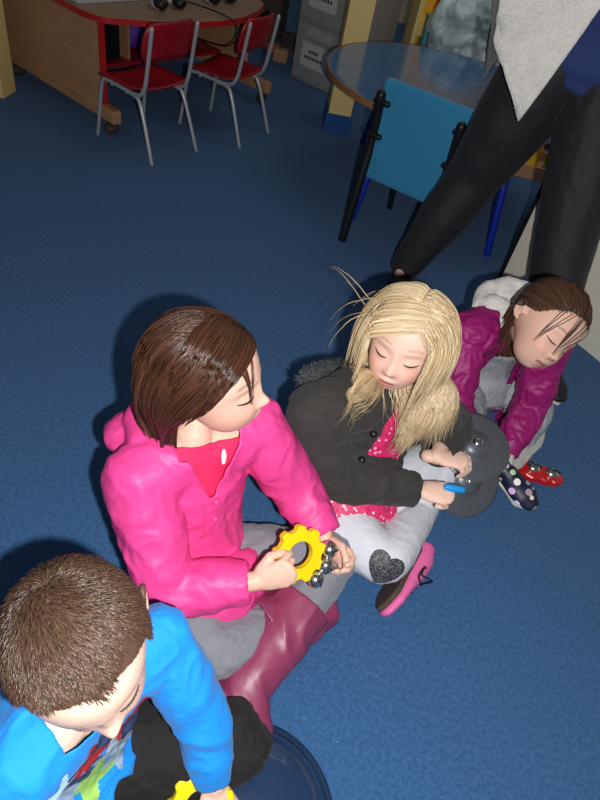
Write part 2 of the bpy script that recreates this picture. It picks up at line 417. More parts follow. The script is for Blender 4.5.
# ------------------------------------------------------------------ hair
def strand_mesh(P, rad, cols, seg=3):
    # P: (N,K,3)
    N, K, _ = P.shape
    T = np.gradient(P, axis=1); T /= np.linalg.norm(T, axis=2, keepdims=True)+1e-9
    ref = np.array((0.3, 0.5, 0.81)); X = np.cross(T, ref); X /= np.linalg.norm(X, axis=2, keepdims=True)+1e-9; Y = np.cross(T, X)
    rr = rad[None, :, None] if rad.ndim == 1 else rad[:, :, None]
    rings = [P+rr*(X*math.cos(2*math.pi*k/seg)+Y*math.sin(2*math.pi*k/seg)) for k in range(seg)]
    Vv = np.stack(rings, axis=2).reshape(-1, 3)      # N,K,seg
    idx = np.arange(N*K*seg).reshape(N, K, seg); fl = []
    for k in range(seg):
        k2 = (k+1) % seg
        fl.append(np.stack([idx[:, :-1, k], idx[:, :-1, k2], idx[:, 1:, k2], idx[:, 1:, k]], axis=-1).reshape(-1, 4))
    F = np.concatenate(fl); me = bpy.data.meshes.new('hair')
    me.vertices.add(len(Vv)); me.vertices.foreach_set('co', Vv.ravel())
    me.loops.add(F.size); me.loops.foreach_set('vertex_index', F.ravel().astype(np.int32))
    me.polygons.add(len(F)); me.polygons.foreach_set('loop_start', np.arange(0, F.size, 4, dtype=np.int32)); me.polygons.foreach_set('loop_total', np.full(len(F), 4, dtype=np.int32))
    me.update(); me.validate(); me.polygons.foreach_set('use_smooth', [True]*len(me.polygons))
    setcol(me, np.repeat(cols, K*seg, axis=0)); return me
def grow_hair(H, n, length, comb, seed=1, K=20, colliders=(), grav=0.35, comb_w=0.5, noise_w=0.05, layer=(0.002, 0.014), c0=(0.1, 0.05, 0.02), c1=(0.2, 0.1, 0.05),
              r0=0.0011, region=None, lenvar=0.15, clumps=200, clump=0.35, faceguard=True, lift=0.25, start=None, slide=None):
    rg = np.random.RandomState(seed)
    if start is None:
        out = []
        while len(out) < n:
            d = rg.normal(size=3); d /= np.linalg.norm(d)
            el = math.degrees(math.atan2(d[2], math.hypot(d[0], d[1]))); ph = math.degrees(math.atan2(abs(d[0]), d[1]))
            if el > hairline(ph)+rg.uniform(-2, 2) and (region is None or region(d)): out.append(d)
        D = np.array(out)
    else: D = start; n = len(D)
    p = D*head_r(D)[:, None]; lay = rg.uniform(layer[0], layer[1], n); L = length*(1-lenvar*rg.rand(n)); st = L/(K-1)
    if callable(length): pass
    g = (np.array((0, 0, -1.0)) @ H.Rn)
    v = D*lift+comb(p, D)*(1-lift); v /= np.linalg.norm(v, axis=1, keepdims=True); P = [p.copy()]
    ci = rg.randint(0, n, clumps); cd = ((D[:, None, :]-D[ci][None])**2).sum(-1) if n*clumps < 3e6 else None
    near = ci[cd.argmin(1)] if cd is not None else np.arange(n)
    nz = rg.normal(size=(clumps, 3))*1.0; nzz = nz[cd.argmin(1)] if cd is not None else rg.normal(size=(n, 3))
    for k in range(1, K):
        t = k/(K-1)
        cw = comb_w; gw = grav*(0.4+t)
        v = v*1.0+comb(p, D)*cw+g*gw+nzz*noise_w+rg.normal(size=(n, 3))*noise_w*0.5
        d = p/np.linalg.norm(p, axis=1, keepdims=True); rr = head_r(d)+lay*min(1, 0.25+t*1.6); dist = np.linalg.norm(p, axis=1)
        close = (dist < rr+0.004); inn = np.minimum((v*d).sum(1), 0)*close; v = v-d*inn[:, None]
        v /= np.linalg.norm(v, axis=1, keepdims=True); p = p+v*st[:, None]
        tgt = p[near]; p = p+(tgt-p)*(clump*t*0.25)
        d = p/np.linalg.norm(p, axis=1, keepdims=True); rr = head_r(d)+lay*min(1, 0.25+t*1.6); dist = np.linalg.norm(p, axis=1)
        ins = dist < rr; p[ins] = (d*rr[:, None])[ins]
        if faceguard:
            f = (p[:, 1] > 0.05) & (np.abs(p[:, 0]) < 0.052) & (p[:, 2] < 0.03) & (D[:, 1] < 0.8)
            p[f, 0] += np.sign(p[f, 0]+1e-6)*0.008
        for cc, cr in colliders:
            lc = (NA(cc)-NA(H.c)) @ H.Rn/H.sc; q = p-lc; dq = np.linalg.norm(q, axis=1); i2 = dq < cr/H.sc+lay*0.6
            p[i2] = lc+q[i2]/dq[i2, None]*(cr/H.sc+lay*0.6)[i2, None]
            if slide is not None: p[i2] += NA(slide) @ H.Rn*0.010; v[i2] = unit(v[i2]+NA(slide) @ H.Rn*0.8)
        P.append(p.copy())
    P = np.stack(P, 1); W = NA(H.c)+(P*H.sc) @ H.Rn.T
    rad = r0*np.interp(np.linspace(0, 1, K), [0, 0.6, 1], [1, 0.9, 0.15])
    u = rg.rand(n, 1)*0.6+rg.rand(clumps, 1)[(cd.argmin(1) if cd is not None else rg.randint(0, clumps, n))]*0.4
    return W, rad, np.array(c0)*(1-u)+np.array(c1)*u
def hair_object(parts, body, name='hair'):
    K = parts[0][0].shape[1]
    me = strand_mesh(np.concatenate([p[0] for p in parts]), np.concatenate([np.tile(p[1], (len(p[0]), 1)) for p in parts]), np.concatenate([p[2] for p in parts]))
    return put(name, me, M['hair'], body)
def unit(a): return a/(np.linalg.norm(a, axis=1, keepdims=True)+1e-9)
def toward(T, swirl=0):
    T = np.array(T)
    def f(p, D):
        d = unit(p); v = unit(T-p); v = v-d*np.minimum((v*d).sum(1, keepdims=True), 0); return unit(v)
    return f
# ------------------------------------------------------------------ people: limbs
def add_hand(pb, wrist, d, back, side, L=0.125, curl=(50, 55, 60, 65), thumb=(35, 20), spread=6, sc=1.0, thumb_open=35):
    """d: towards the fingers, back: out of the back of the hand, side: +1 when the thumb lies along d x back"""
    d = V(d).normalized(); b = V(back); b = (b-d*b.dot(d)).normalized(); s = d.cross(b)*side
    W = V(wrist); wd = 0.029*L/0.125; pl = L*0.50
    k = L/0.125
    pb.tube([W-d*0.02, W, W+d*pl*0.35, W+d*pl*0.75, W+d*pl], [(0.019*k, 0.015*k), (0.019*k, 0.014*k), (wd*0.93, 0.0135*k), (wd, 0.012*k), (wd*0.93, 0.009*k)], ref=s, seg=16)
    lens = (0.42, 0.47, 0.43, 0.34)
    for i in range(4):
        off = (1.5-i)/1.5*wd*0.78
        root = W+d*(pl*(0.97-0.05*abs(i-1)))+s*off
        fd = (d+s*math.tan(math.radians(spread))*(1.5-i)/1.5).normalized(); ax = fd.cross(b).normalized()
        ang = 0; q = root-fd*0.012; pts = [q, root]; rr = [0.0078*k, 0.0078*k]
        for j, fr in enumerate((0.44, 0.31, 0.25)):
            ang += curl[i]*(0.9, 1.1, 0.7)[j]
            vv = Matrix.Rotation(math.radians(-ang), 3, ax) @ fd
            pts.append(pts[-1]+vv*L*lens[i]*fr); rr.append((0.0073, 0.0068, 0.0058)[j]*k)
        P2 = []; R2 = []
        for j in range(len(pts)-1):
            P2 += [pts[j], (pts[j]+pts[j+1])/2]; R2 += [rr[j], (rr[j]+rr[j+1])/2*0.94]
        P2.append(pts[-1]); R2.append(rr[-1]); pb.tube(P2, R2, seg=10)
    t0 = W+d*pl*0.22+s*wd*0.55-b*0.004; a = math.radians(thumb_open+10)
    v1 = (d*math.cos(a)+s*math.sin(a)-b*0.35).normalized(); t1 = t0+v1*L*0.27
    a2 = math.radians(thumb_open-thumb[0]); v2 = (d*math.cos(a2)+s*math.sin(a2)-b*0.5).normalized(); t2 = t1+v2*L*0.19
    a3 = math.radians(thumb_open-thumb[0]-thumb[1]); v3 = (d*math.cos(a3)+s*math.sin(a3)-b*0.6).normalized(); t3 = t2+v3*L*0.15
    pb.tube([t0, t1, (t1+t2)/2, t2, t3], [0.0125*k, 0.0098*k, 0.0085*k, 0.0085*k, 0.0068*k], seg=10)
class Body:
    """joint positions + derived torso frame"""
    def __init__(s, **k):
        s.__dict__.update(k)
        s.up = (s.neck-s.pelvis).normalized(); l = s.shL-s.shR; s.left = (l-s.up*l.dot(s.up)).normalized(); s.front = s.left.cross(s.up).normalized()
        s.plv_left = getattr(s, 'plv_left', s.left)
        s.back_bow = getattr(s, 'back_bow', 0.03); s.k = getattr(s, 'k', 1.0)
    def spine(s, t):
        p = s.pelvis.lerp(s.neck, t); return p-s.front*s.back_bow*math.sin(math.pi*t)
    def tl(s, a):             # torso-local: left, front, up fraction
        q = a-NA(s.pelvis); ln = (s.neck-s.pelvis).length
        t = (q @ NA(s.up))/ln
        ctr = NA(s.pelvis)+np.outer(t*ln, NA(s.up))-np.outer(s.back_bow*np.sin(np.pi*np.clip(t, 0, 1)), NA(s.front))
        q2 = a-ctr; return q2 @ NA(s.left), q2 @ NA(s.front), t
def torso(pb, B, g=0.0, hem=None, top=True, wf=1.0):
    k = B.k; ts = [0.0, 0.25, 0.5, 0.72, 0.88, 0.98]
    W = [0.105, 0.094, 0.098, 0.104, 0.088, 0.045]; D = [0.080, 0.072, 0.074, 0.074, 0.058, 0.040]
    pts = [B.spine(t) for t in ts]; ref = [B.plv_left.lerp(B.left, t) for t in ts]
    rad = [((a*k*wf+g), (b*k*wf+g)) for a, b in zip(W, D)]
    if hem: pts.insert(0, B.pelvis+hem[0]); rad.insert(0, hem[1]); ref.insert(0, B.plv_left)
    n = 5; P = catmull(pts, n); R = lerpr(rad, n); F = []
    for i in range(len(ref)-1):
        for j in range(n): F.append(ref[i].lerp(ref[i+1], j/n))
    F.append(ref[-1]); pb.tube(P, R, ref=F, seg=28)
    sr = 0.040*k+g
    for sh in (B.shL, B.shR):
        c = B.spine(0.86); pb.tube([c, c.lerp(sh, 0.5), sh], [(0.055*k+g, 0.055*k+g), (0.050*k+g, 0.050*k+g), (sr, sr)], seg=18)
def arm(pb, B, sh, el, wr, g=0.0, endr=None, over=0.0):
    k = B.k; e = wr+(wr-el).normalized()*over
    r = [0.038*k+g, 0.034*k+g*1.1, 0.031*k+g, 0.030*k+g, 0.026*k+g, (endr or 0.019*k+g)]
    pts = [sh, sh.lerp(el, 0.5), el+(sh-el).normalized()*0.02, el+(wr-el).normalized()*0.02, el.lerp(wr, 0.5), e]
    pb.tube(catmull(pts, 4), lerpr(r, 4), seg=18)
def leg(pb, B, hip, kn, an, g=0.0, fat=1.0):
    k = B.k; r = [0.066, 0.060, 0.047, 0.046, 0.042, 0.028]; r = [x*k*fat+g for x in r]
    pts = [hip, hip.lerp(kn, 0.5), kn+(hip-kn).normalized()*0.025, kn+(an-kn).normalized()*0.025, kn.lerp(an, 0.45), an]
    pb.tube(catmull(pts, 4), lerpr(r, 4), seg=20)
def build_body(B, H, hands, skin, lip=(0.6, 0.2, 0.18), brow=(0.1, 0.05, 0.03), scalp=(0.06, 0.03, 0.02), voxel=0.0027, bare_feet=False):
    pb = PB(); add_head(pb, H); torso(pb, B, g=-0.008)
    nb = H.w((0, -0.018, -0.055)); pb.tube(catmull([B.spine(0.80), B.spine(0.96), (B.neck-B.front*0.014).lerp(nb, 0.5), nb], 3), lerpr([0.034*B.k, 0.031*B.k, 0.027*B.k, 0.029*B.k], 3), seg=18)
    pb.tube(catmull([B.spine(0.82), B.spine(0.92), B.spine(0.99), B.neck.lerp(nb, 0.25)], 3), lerpr([0.060*B.k, 0.050*B.k, 0.036*B.k, 0.026*B.k], 3), seg=18)
    for s_ in 'LR':
        arm(pb, B, getattr(B, 'sh'+s_), getattr(B, 'el'+s_), getattr(B, 'wr'+s_), g=-0.006, endr=0.018*B.k)
        hp = getattr(B, 'hip'+s_); leg(pb, B, hp, getattr(B, 'kn'+s_), getattr(B, 'an'+s_), g=-0.006)
        ft = getattr(B, 'toe'+s_); an = getattr(B, 'an'+s_); pb.tube([an, an.lerp(ft, 0.3), an.lerp(ft, 0.6)], [0.021*B.k, 0.02*B.k, 0.012*B.k], seg=12)
    for h in hands: add_hand(pb, **h)
    me = union(pb, voxel, 2, 0.5); a = coords(me)
    setcol(me, skin_color(a, [H], skin, lip, brow, scalp))
    o = put('person', me, M['skin'], base=V((B.pelvis.x, B.pelvis.y, 0)))
    return o
def bvh_of(o):
    a = coords(o.data)+NA(WP[o.name]); return BVHTree.FromPolygons([V(x) for x in a], [tuple(p.vertices) for p in o.data.polygons])
# ------------------------------------------------------------------ shoes
def shoe_frame(heel, toe, up):
    y = (V(toe)-V(heel)); L = y.length; y.normalize(); x = y.cross(V(up)).normalized(); z = x.cross(y)
    return Matrix.Translation(V(heel)) @ Matrix((x, y, z)).transposed().to_4x4(), L
def shoe_outline(L, w=0.036, n=36, grow=0.0):
    out = []
    for i in range(n):
        a = 2*math.pi*i/n; y = L/2-math.cos(a)*L/2
        t = y/L; hw = np.interp(t, [0, 0.1, 0.3, 0.5, 0.75, 0.92, 1], [0.55, 0.8, 0.82, 0.84, 1.0, 0.8, 0.45])*w
        out.append((math.sin(a)*hw*1.25 if abs(math.sin(a)) < 0.8 else math.copysign(hw, math.sin(a)), y))
    return [(x*(1+grow), (y-L/2)*(1+grow)+L/2) for x, y in out]
def shoe(parent, heel, toe, up, m_up, m_sole, w=0.036, h=0.055, laces=None, name='shoe', label=None, sole_t=0.012, collar=True):
    T, L = shoe_frame(heel, toe, up); pb = PB()
    ys = [0.02, 0.15, 0.35, 0.6, 0.8, 0.93]; hs = [h*0.9, h*1.1, h, h*0.72, h*0.6, h*0.45]; ws = [0.7, 0.82, 0.82, 0.95, 0.95, 0.7]
    pb.tube([T @ V((0, a*L, sole_t+hh*0.42)) for a, hh in zip(ys, hs)], [(ww*w, hh*0.55) for ww, hh in zip(ws, hs)], ref=T.to_3x3() @ V((1, 0, 0)), seg=18)
    me = union(pb, 0.003, 3); o = put(name, me, m_up, parent)
    sb = PB(); ol = shoe_outline(L, w*1.02, grow=0.03); sb.prism(ol, -0.001, sole_t, T)
    so = put('sole', sb.mesh(False), m_sole, o); bv = so.modifiers.new('b', 'BEVEL'); bv.width = 0.003; bv.segments = 2; bv.limit_method = 'ANGLE'
    if laces:
        lb = PB()
        for i in range(4):
            y0 = L*(0.36+0.09*i)
            for sg in (1, -1):
                zz = sole_t+h*np.interp((y0/L), [0.3, 0.7], [1.0, 0.68])
                lb.tube([T @ V((-sg*w*0.55, y0, zz-0.012)), T @ V((0, y0+0.006, zz+0.001)), T @ V((sg*w*0.55, y0+0.014, zz-0.012))], [0.0022]*3, seg=6)
        for q in (1, -1): lb.tube(catmull([T @ V((0, L*0.4, sole_t+h)), T @ V((q*0.02+0.03, L*0.42, h+0.01)), T @ V((0.055+q*.006, L*0.5, h*.5)), T @ V((0.06, L*0.4, 0.01+sole_t)), T @ V((0.05, L*0.36, 0.03))], 5), [0.002]*21, seg=6)
        put('laces', lb.mesh(), laces, o)
    return o
exec_parts = []
# ================================================================== the room
def plane_grid(x0, x1, y0, y1, z0, z1):
    pb = PB(); pb.box((x0, y0, z0), (x1, y1, z1)); return pb.mesh(False)
tag(put('floor', plane_grid(-4, 4, -1.5, 6.5, -0.1, 0), M['carpet']), None, kind='structure')
tag(put('wall_back', plane_grid(-4, 4, 6.5, 6.6, 0, 2.8), M['wall']), None, kind='structure')
tag(put('wall_left', plane_grid(-4.1, -4, -1.5, 6.5, 0, 2.8), M['wall']), None, kind='structure')
tag(put('wall_right', plane_grid(4, 4.1, -1.5, 6.5, 0, 2.8), M['wall']), None, kind='structure')
def Rz(a): return Matrix.Rotation(a, 4, 'Z')
def frame2(p, q):            # local frame at ground point p with +x towards q
    d = V((q[0]-p[0], q[1]-p[1], 0)).normalized(); y = V((-d.y, d.x, 0))
    return Matrix.Translation(V((p[0], p[1], 0))) @ Matrix((d, y, V((0, 0, 1)))).transposed().to_4x4()

# ---------------- computer desk: local x along the front, y into the desk (towards the side panel's far end)
c0 = U(103, 118, 0.06); fdir = (V((-0.571, 3.185, 0))-V((-1.03, 2.45, 0))).normalized()
T = frame2(c0, c0+fdir); T = T  # +y is to the left of fdir = away from the room
DL, DD, DH = 1.06, 0.80, 0.468
root = empty('computer_desk', (c0.x, c0.y, 0))
tag(root, 'light wood computer trolley desk on castors with bright red edging', 'desk')
pb = PB(); pb.box((0, -0.0, 0.12), (0.022, DD, DH), T=T); put('side_panel', pb.mesh(False), M['wood'], root)
pb = PB(); pb.box((DL-0.022, 0.10, 0.12), (DL, DD, DH), T=T); put('side_panel', pb.mesh(False), M['wood'], root)
pb = PB(); pb.box((0.022, DD-0.02, 0.16), (DL-0.022, DD, DH), T=T); put('back_panel', pb.mesh(False), M['wood'], root)
pb = PB(); pb.box((0.022, 0.30, 0.155), (DL-0.022, DD-0.02, 0.175), T=T); put('shelf', pb.mesh(False), M['red_seat'], root)
pb = PB(); pb.box((0.40, 0.33, 0.175), (0.415, DD-0.02, DH), T=T); put('divider', pb.mesh(False), M['wood'], root)
for x in (-0.012, DL-0.035):
    pb = PB(); pb.box((x, -0.10, 0.065), (x+0.045, DD+0.03, 0.125), bev=0.006, T=T); put('foot_rail', pb.mesh(False), M['wood'], root)
    for y in (-0.05, DD-0.05):
        pb = PB(); pb.tube([T @ V((x+0.01, y, 0.028)), T @ V((x+0.035, y, 0.028))], [0.024, 0.024], seg=20); pb.box((x+0.012, y-0.012, 0.03), (x+0.033, y+0.012, 0.07), T=T)
        put('castor', pb.mesh(), M['brown_dark'], root)
ol = [(0.10, -0.02), (0.0, 0.03), (-0.02, 0.14), (-0.02, DD), (DL+0.03, DD), (DL+0.03, 0.16), (DL, 0.06), (DL-0.1, -0.01)]
top = []
P = catmull([V((0.55, -0.19, 0)), V((0.30, -0.155, 0)), V((0.10, -0.07, 0)), V((0.01, -0.015, 0)), V((-0.02, 0.08, 0)), V((-0.02, 0.2, 0))], 5)
top = [(p.x, p.y) for p in P]+[(-0.02, DD), (DL+0.02, DD)]
P = catmull([V((DL+0.02, 0.2, 0)), V((DL+0.01, 0.08, 0)), V((DL-0.05, -0.02, 0)), V((0.88, -0.10, 0)), V((0.72, -0.165, 0))], 5)
top += [(p.x, p.y) for p in P]
top = top[::-1]
pb = PB(); pb.prism(top, DH, DH+0.024, T); put('desktop', pb.mesh(False), M['woodtop'], root)
cen = (DL/2, DD/2); grow = [(cen[0]+(x-cen[0])*1.008, cen[1]+(y-cen[1])*1.01) for x, y in top]
pb = PB(); pb.prism(grow, DH-0.002, DH+0.022, T, hole=[(cen[0]+(x-cen[0])*0.985, cen[1]+(y-cen[1])*0.985) for x, y in top]); put('edging', pb.mesh(False), M['red_edge'], root)
pb = PB(); pb.box((-0.002, -0.014, 0.12), (0.024, 0.0, DH), T=T); put('edging', pb.mesh(False), M['red_edge'], root)
# things on and in the desk
def at(T, x, y, z): return T @ V((x, y, z))
base = at(T, 0.2, 0.22, DH+0.024)
kb = empty('keyboard', base); pb = PB(); pb.box((0.00, 0.14, DH+0.025), (0.40, 0.32, DH+0.042), bev=0.005, T=T); put('case', pb.mesh(False), M['grey_plastic'], kb)
pb = PB()
for i in range(13):
    for j in range(4): pb.box((0.01+i*0.03, 0.16+j*0.035, DH+0.042), (0.033+i*0.03, 0.188+j*0.035, DH+0.049), T=T)
put('keys', pb.mesh(False), M['paper'], kb); tag(kb, 'pale keyboard lying on the red-edged computer desk', 'keyboard')
for i, (x, y) in enumerate(((0.40, 0.0), (0.76, 0.03))):
    hp = empty('headphones', at(T, x, y, DH+0.024))
    pb = PB(); pb.tube(catmull([at(T, x-0.07, y, DH+0.035), at(T, x-0.07, y+0.05, DH+0.04), at(T, x, y+0.10, DH+0.04), at(T, x+0.07, y+0.05, DH+0.04), at(T, x+0.07, y, DH+0.035)], 6), [(0.012, 0.006)]*25, seg=8, ref=V((0, 0, 1)))
    put('headband', pb.mesh(), M['grey_plastic'], hp)
    for q in (-1, 1):
        pb = PB(); pb.ell(at(T, x+q*0.055, y, DH+0.052), (0.035, 0.035, 0.026)); put('ear_cushion', pb.mesh(), M['black_plastic'], hp)
    tag(hp, ['black and grey headphones on the desk behind the nearer red chair', 'black and grey headphones at the far end of the computer desk'][i], 'headphones', 'headphones on the computer desk')
tw = empty('computer_tower', at(T, 0.22, 0.5, 0.175)); pb = PB(); pb.box((0.08, 0.34, 0.176), (0.36, 0.72, 0.42), bev=0.006, T=T); put('case', pb.mesh(False), M['black_plastic'], tw)
pb = PB(); pb.box((0.10, 0.332, 0.35), (0.34, 0.34, 0.40), T=T); put('drive_bay', pb.mesh(False), M['black_frame'], tw)
pb = PB(); pb.tube([at(T, 0.13, 0.326, 0.30), at(T, 0.13, 0.34, 0.30)], [0.018, 0.018]); put('power_button', pb.mesh(), M['grey_plastic'], tw)
tag(tw, 'black computer tower on the shelf inside the desk', 'computer')
pb = PB(); pb.box((0.47, 0.40, 0.20), (0.78, 0.60, 0.41), bev=0.03, T=T); me = union(pb, 0.012, 3); wrinkle(me, 0.012, 9, 3)
tag(put('padded_bag', me, M['purple']), 'purple padded bag stored under the computer desk', 'bag')
pb = PB(); pb.tube(catmull([at(T, 0.5, 0.30, DH+0.03), at(T, 0.6, -0.20, DH+0.03), at(T, 0.58, -0.215, DH-0.08), at(T, 0.66, 0.2, 0.30), at(T, 0.5, 0.3, 0.20)], 8), [0.0035]*33, seg=6)
tag(put('cable', pb.mesh(), M['black_plastic']), 'black cable looping over the red desk edge between the chairs', 'cable')

# ---------------- red chairs (built facing +y, origin on the floor)
def make_chair():
    r = empty('school_chair')
    pb = PB(); S = 0.30; n = 12; vs = []; fs = []
    for j in range(n+1):
        for i in range(n+1):
            x = (i/n-0.5)*0.32; y = (j/n-0.5)*0.30; z = S+0.012*(abs(x)/0.16)**2*1.2-0.02*max(0, (j/n-0.85)/0.15)**2+0.01*max(0, (0.2-j/n)/0.2)
            m_ = 1-0.12*(abs(y)/0.15)**4; vs.append((x*m_, y, z))
    for j in range(n):
        for i in range(n): a = j*(n+1)+i; fs.append((a, a+1, a+n+2, a+n+1))
    o = put('seat', mesh(vs, fs), M['red_seat'], r); solid(o, 0.008)
    vs = []; fs = []
    for j in range(n+1):
        t = j/n; z = 0.445+t*0.145
        hw = 0.155*(1-0.22*abs(2*t-1)**3)
        for i in range(n+1):
            u = i/n*2-1; vs.append((u*hw, -0.175-0.05*t*0.7+0.025*u*u-0.0, z-0.012*u*u*(1-t)*2))
    for j in range(n):
        for i in range(n): a = j*(n+1)+i; fs.append((a, a+1, a+n+2, a+n+1))
    o = put('backrest', mesh(vs, fs), M['red_seat'], r); solid(o, 0.008)
    for s in (-1, 1):
        x = s*0.135
        pb = PB(); pb.tube(catmull([(x, -0.205, 0.575), (x, -0.175, 0.40), (x, -0.155, 0.32), (x, -0.115, 0.283), (x, 0.0, 0.28), (x, 0.09, 0.282), (x*1.02, 0.13, 0.25), (x*1.1, 0.17, 0.0)], 5), [0.0095]*36, seg=10)
        put('side_tube', pb.mesh(), M['grey_tube'], r)
        pb = PB(); pb.tube(catmull([(x*0.98, -0.03, 0.272), (x*0.98, -0.09, 0.27), (x*1.02, -0.135, 0.235), (x*1.12, -0.22, 0.0)], 5), [0.0095]*16, seg=10)
        put('leg', pb.mesh(), M['grey_tube'], r)
    pb = PB(); pb.tube([(-0.135, 0.06, 0.274), (0.135, 0.06, 0.274)], [0.008, 0.008]); put('crossbar', pb.mesh(), M['grey_tube'], r)
    return r
ch = make_chair()
A = [U(*q, 0) for q in ((145, 165), (195, 148), (150, 125), (102, 140))]; c = sum(A, V((0, 0, 0)))/4
d1 = (A[2]+A[3]-A[0]-A[1]); angA = math.atan2(-d1.x, d1.y)
ch.location = c+V((-0.03, 0.02, 0)); ch.scale = (0.95, 0.95, 0.95); ch.rotation_euler = (0, 0, angA)
tag(ch, 'red plastic chair with grey tube legs, the nearer one at the desk', 'chair', 'red chairs at the computer desk')
B_ = [U(*q, 0) for q in ((232, 148), (260, 129), (215, 112), (185, 128))]; cb = sum(B_, V((0, 0, 0)))/4
ch2 = copy_tree(ch); ch2.location = cb+V((-0.02, 0.02, 0)); d1 = (B_[2]+B_[3]-B_[0]-B_[1]); ch2.rotation_euler = (0, 0, math.atan2(-d1.x, d1.y))
tag(ch2, 'red plastic chair with grey tube legs, farther along the desk towards the filing cabinet', 'chair', 'red chairs at the computer desk')

p = U(16, 91, 0); pb = PB(); pb.box((p.x-0.42, p.y-0.12, 0), (p.x, p.y, 2.8)); tag(put('trim_3', pb.mesh(False), M['yellow_paint']), None, kind='structure')
# ---------------- filing cabinet
p = U(291, 76, 0); q = U(335, 97, 0); T = frame2(p, q)
r = empty('filing_cabinet', p); W_, D_, H_ = 0.40, 0.5, 1.0
pb = PB(); pb.box((0, 0, 0), (W_, D_, H_), bev=0.004, T=T); put('carcass', pb.mesh(False), M['cab_grey'], r)
for i in range(3):
    z0 = 0.03+i*0.325
    pb = PB(); pb.box((0.012, -0.018, z0), (W_-0.012, 0.0, z0+0.305), bev=0.004, T=T); dr = put('drawer', pb.mesh(False), M['cab_grey'], r)
    pb = PB(); pb.box((0.09, -0.024, z0+0.235), (0.29, -0.018, z0+0.285), bev=0.003, T=T); put('handle', pb.mesh(False), M['grey_plastic'], dr)
    pb = PB(); pb.box((0.07, -0.0195, z0+0.07), (0.28, -0.0182, z0+0.205), T=T); put('label_card', pb.mesh(False), M['paper'], dr)
    pb = PB()
    for j, (a, b) in enumerate(((0.13, 0.21), (0.10, 0.25))):
        for k in range(4 + j*3):
            x = a+(b-a)*k/(4+j*3); pb.box((x, -0.0205, z0+0.15-j*0.035), (x+0.013, -0.0196, z0+0.168-j*0.035), T=T)
    put('lettering', pb.mesh(False), M['ink'], dr)
tag(r, 'grey metal filing cabinet with paper labels beside the yellow pillar', 'cabinet')
# clutter left of the cabinet
p = U(262, 40, 0)
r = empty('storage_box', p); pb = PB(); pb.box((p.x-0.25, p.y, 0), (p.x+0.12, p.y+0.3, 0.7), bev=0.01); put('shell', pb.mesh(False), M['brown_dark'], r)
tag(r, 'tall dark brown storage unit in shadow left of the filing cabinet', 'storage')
for i, (a, b, m_) in enumerate(((272, 52, 'orange'), (280, 62, 'wood'), (287, 50, 'brown_dark'))):
    p = U(a, b, 0.0); pb = PB(); pb.box((p.x-0.05, p.y-0.03, 0), (p.x+0.05, p.y+0.05, 0.05+0.03*i), bev=0.012, T=None); o = put('toy_block', pb.mesh(False), M[m_])
    tag(o, ['small orange block on the floor by the filing cabinet', 'tan wooden block on the floor by the filing cabinet', 'dark brown block pushed against the filing cabinet'][i], 'block', 'blocks beside the filing cabinet')

# ---------------- yellow pillar
p = U(325, 131, 0); q = U(357, 137, 0); T = frame2(p, q)
pb = PB(); pb.box((0.0, 0.0, 0.10), (0.125, 0.22, 2.8), T=T); o = tag(put('trim_1', pb.mesh(False), M['yellow_paint']), None, kind='structure')
pb = PB(); pb.box((-0.012, -0.012, 0.0), (0.137, 0.232, 0.10), T=T); tag(put('trim_2', pb.mesh(False), M['blue_base']), None, kind='structure')
# low yellow shelving behind the table
r = empty('shelf_unit', T @ V((0.14, 0.35, 0))); 
T2 = T @ Matrix.Translation(V((0.46, 0.70, 0)))
for nm, lo, hi, m_ in (('back_panel', (0, 0.30, 0), (1.1, 0.32, 1.1), 'yellow_bright'), ('side_panel', (0, 0, 0), (0.03, 0.3, 1.1), 'yellow_paint'), ('side_panel', (1.07, 0, 0), (1.1, 0.3, 1.1), 'yellow_paint'),
                       ('shelf', (0.03, 0, 0.40), (1.07, 0.3, 0.43), 'yellow_paint'), ('shelf', (0.03, 0, 0.08), (1.07, 0.3, 0.11), 'yellow_paint')):
    pb = PB(); pb.box(lo, hi, T=T2); put(nm, pb.mesh(False), M[m_], r)
tag(r, 'open yellow shelving unit behind the round blue table', 'shelf')
r = empty('teal_tray', T2 @ V((0.3, -0.1, 0.43)))
pb = PB(); pb.box((0.05, -0.14, 0.5), (0.42, -0.02, 0.53), bev=0.004, T=T2); put('ledge', pb.mesh(False), M['teal'], r)
pb = PB(); pb.box((0.05, -0.14, 0.0), (0.075, -0.02, 0.5), bev=0.004, T=T2); put('leg', pb.mesh(False), M['teal'], r)
pb = PB(); pb.box((0.395, -0.14, 0.0), (0.42, -0.02, 0.5), bev=0.004, T=T2); put('leg', pb.mesh(False), M['teal'], r)
tag(r, 'teal stand with a flat top in front of the yellow shelves', 'stand')
for i, (x, m_) in enumerate(((0.12, 'orange'), (0.2, 'red_edge'), (0.29, 'brown_dark'))):
    pb = PB(); pb.box((x, 0.0, 0.431), (x+0.05, 0.16, 0.60+0.03*i), bev=0.004, T=T2)
    tag(put('book', pb.mesh(False), M[m_]), ['orange book on the yellow shelf', 'red book on the yellow shelf', 'dark brown book on the yellow shelf'][i], 'book', 'books on the yellow shelf')

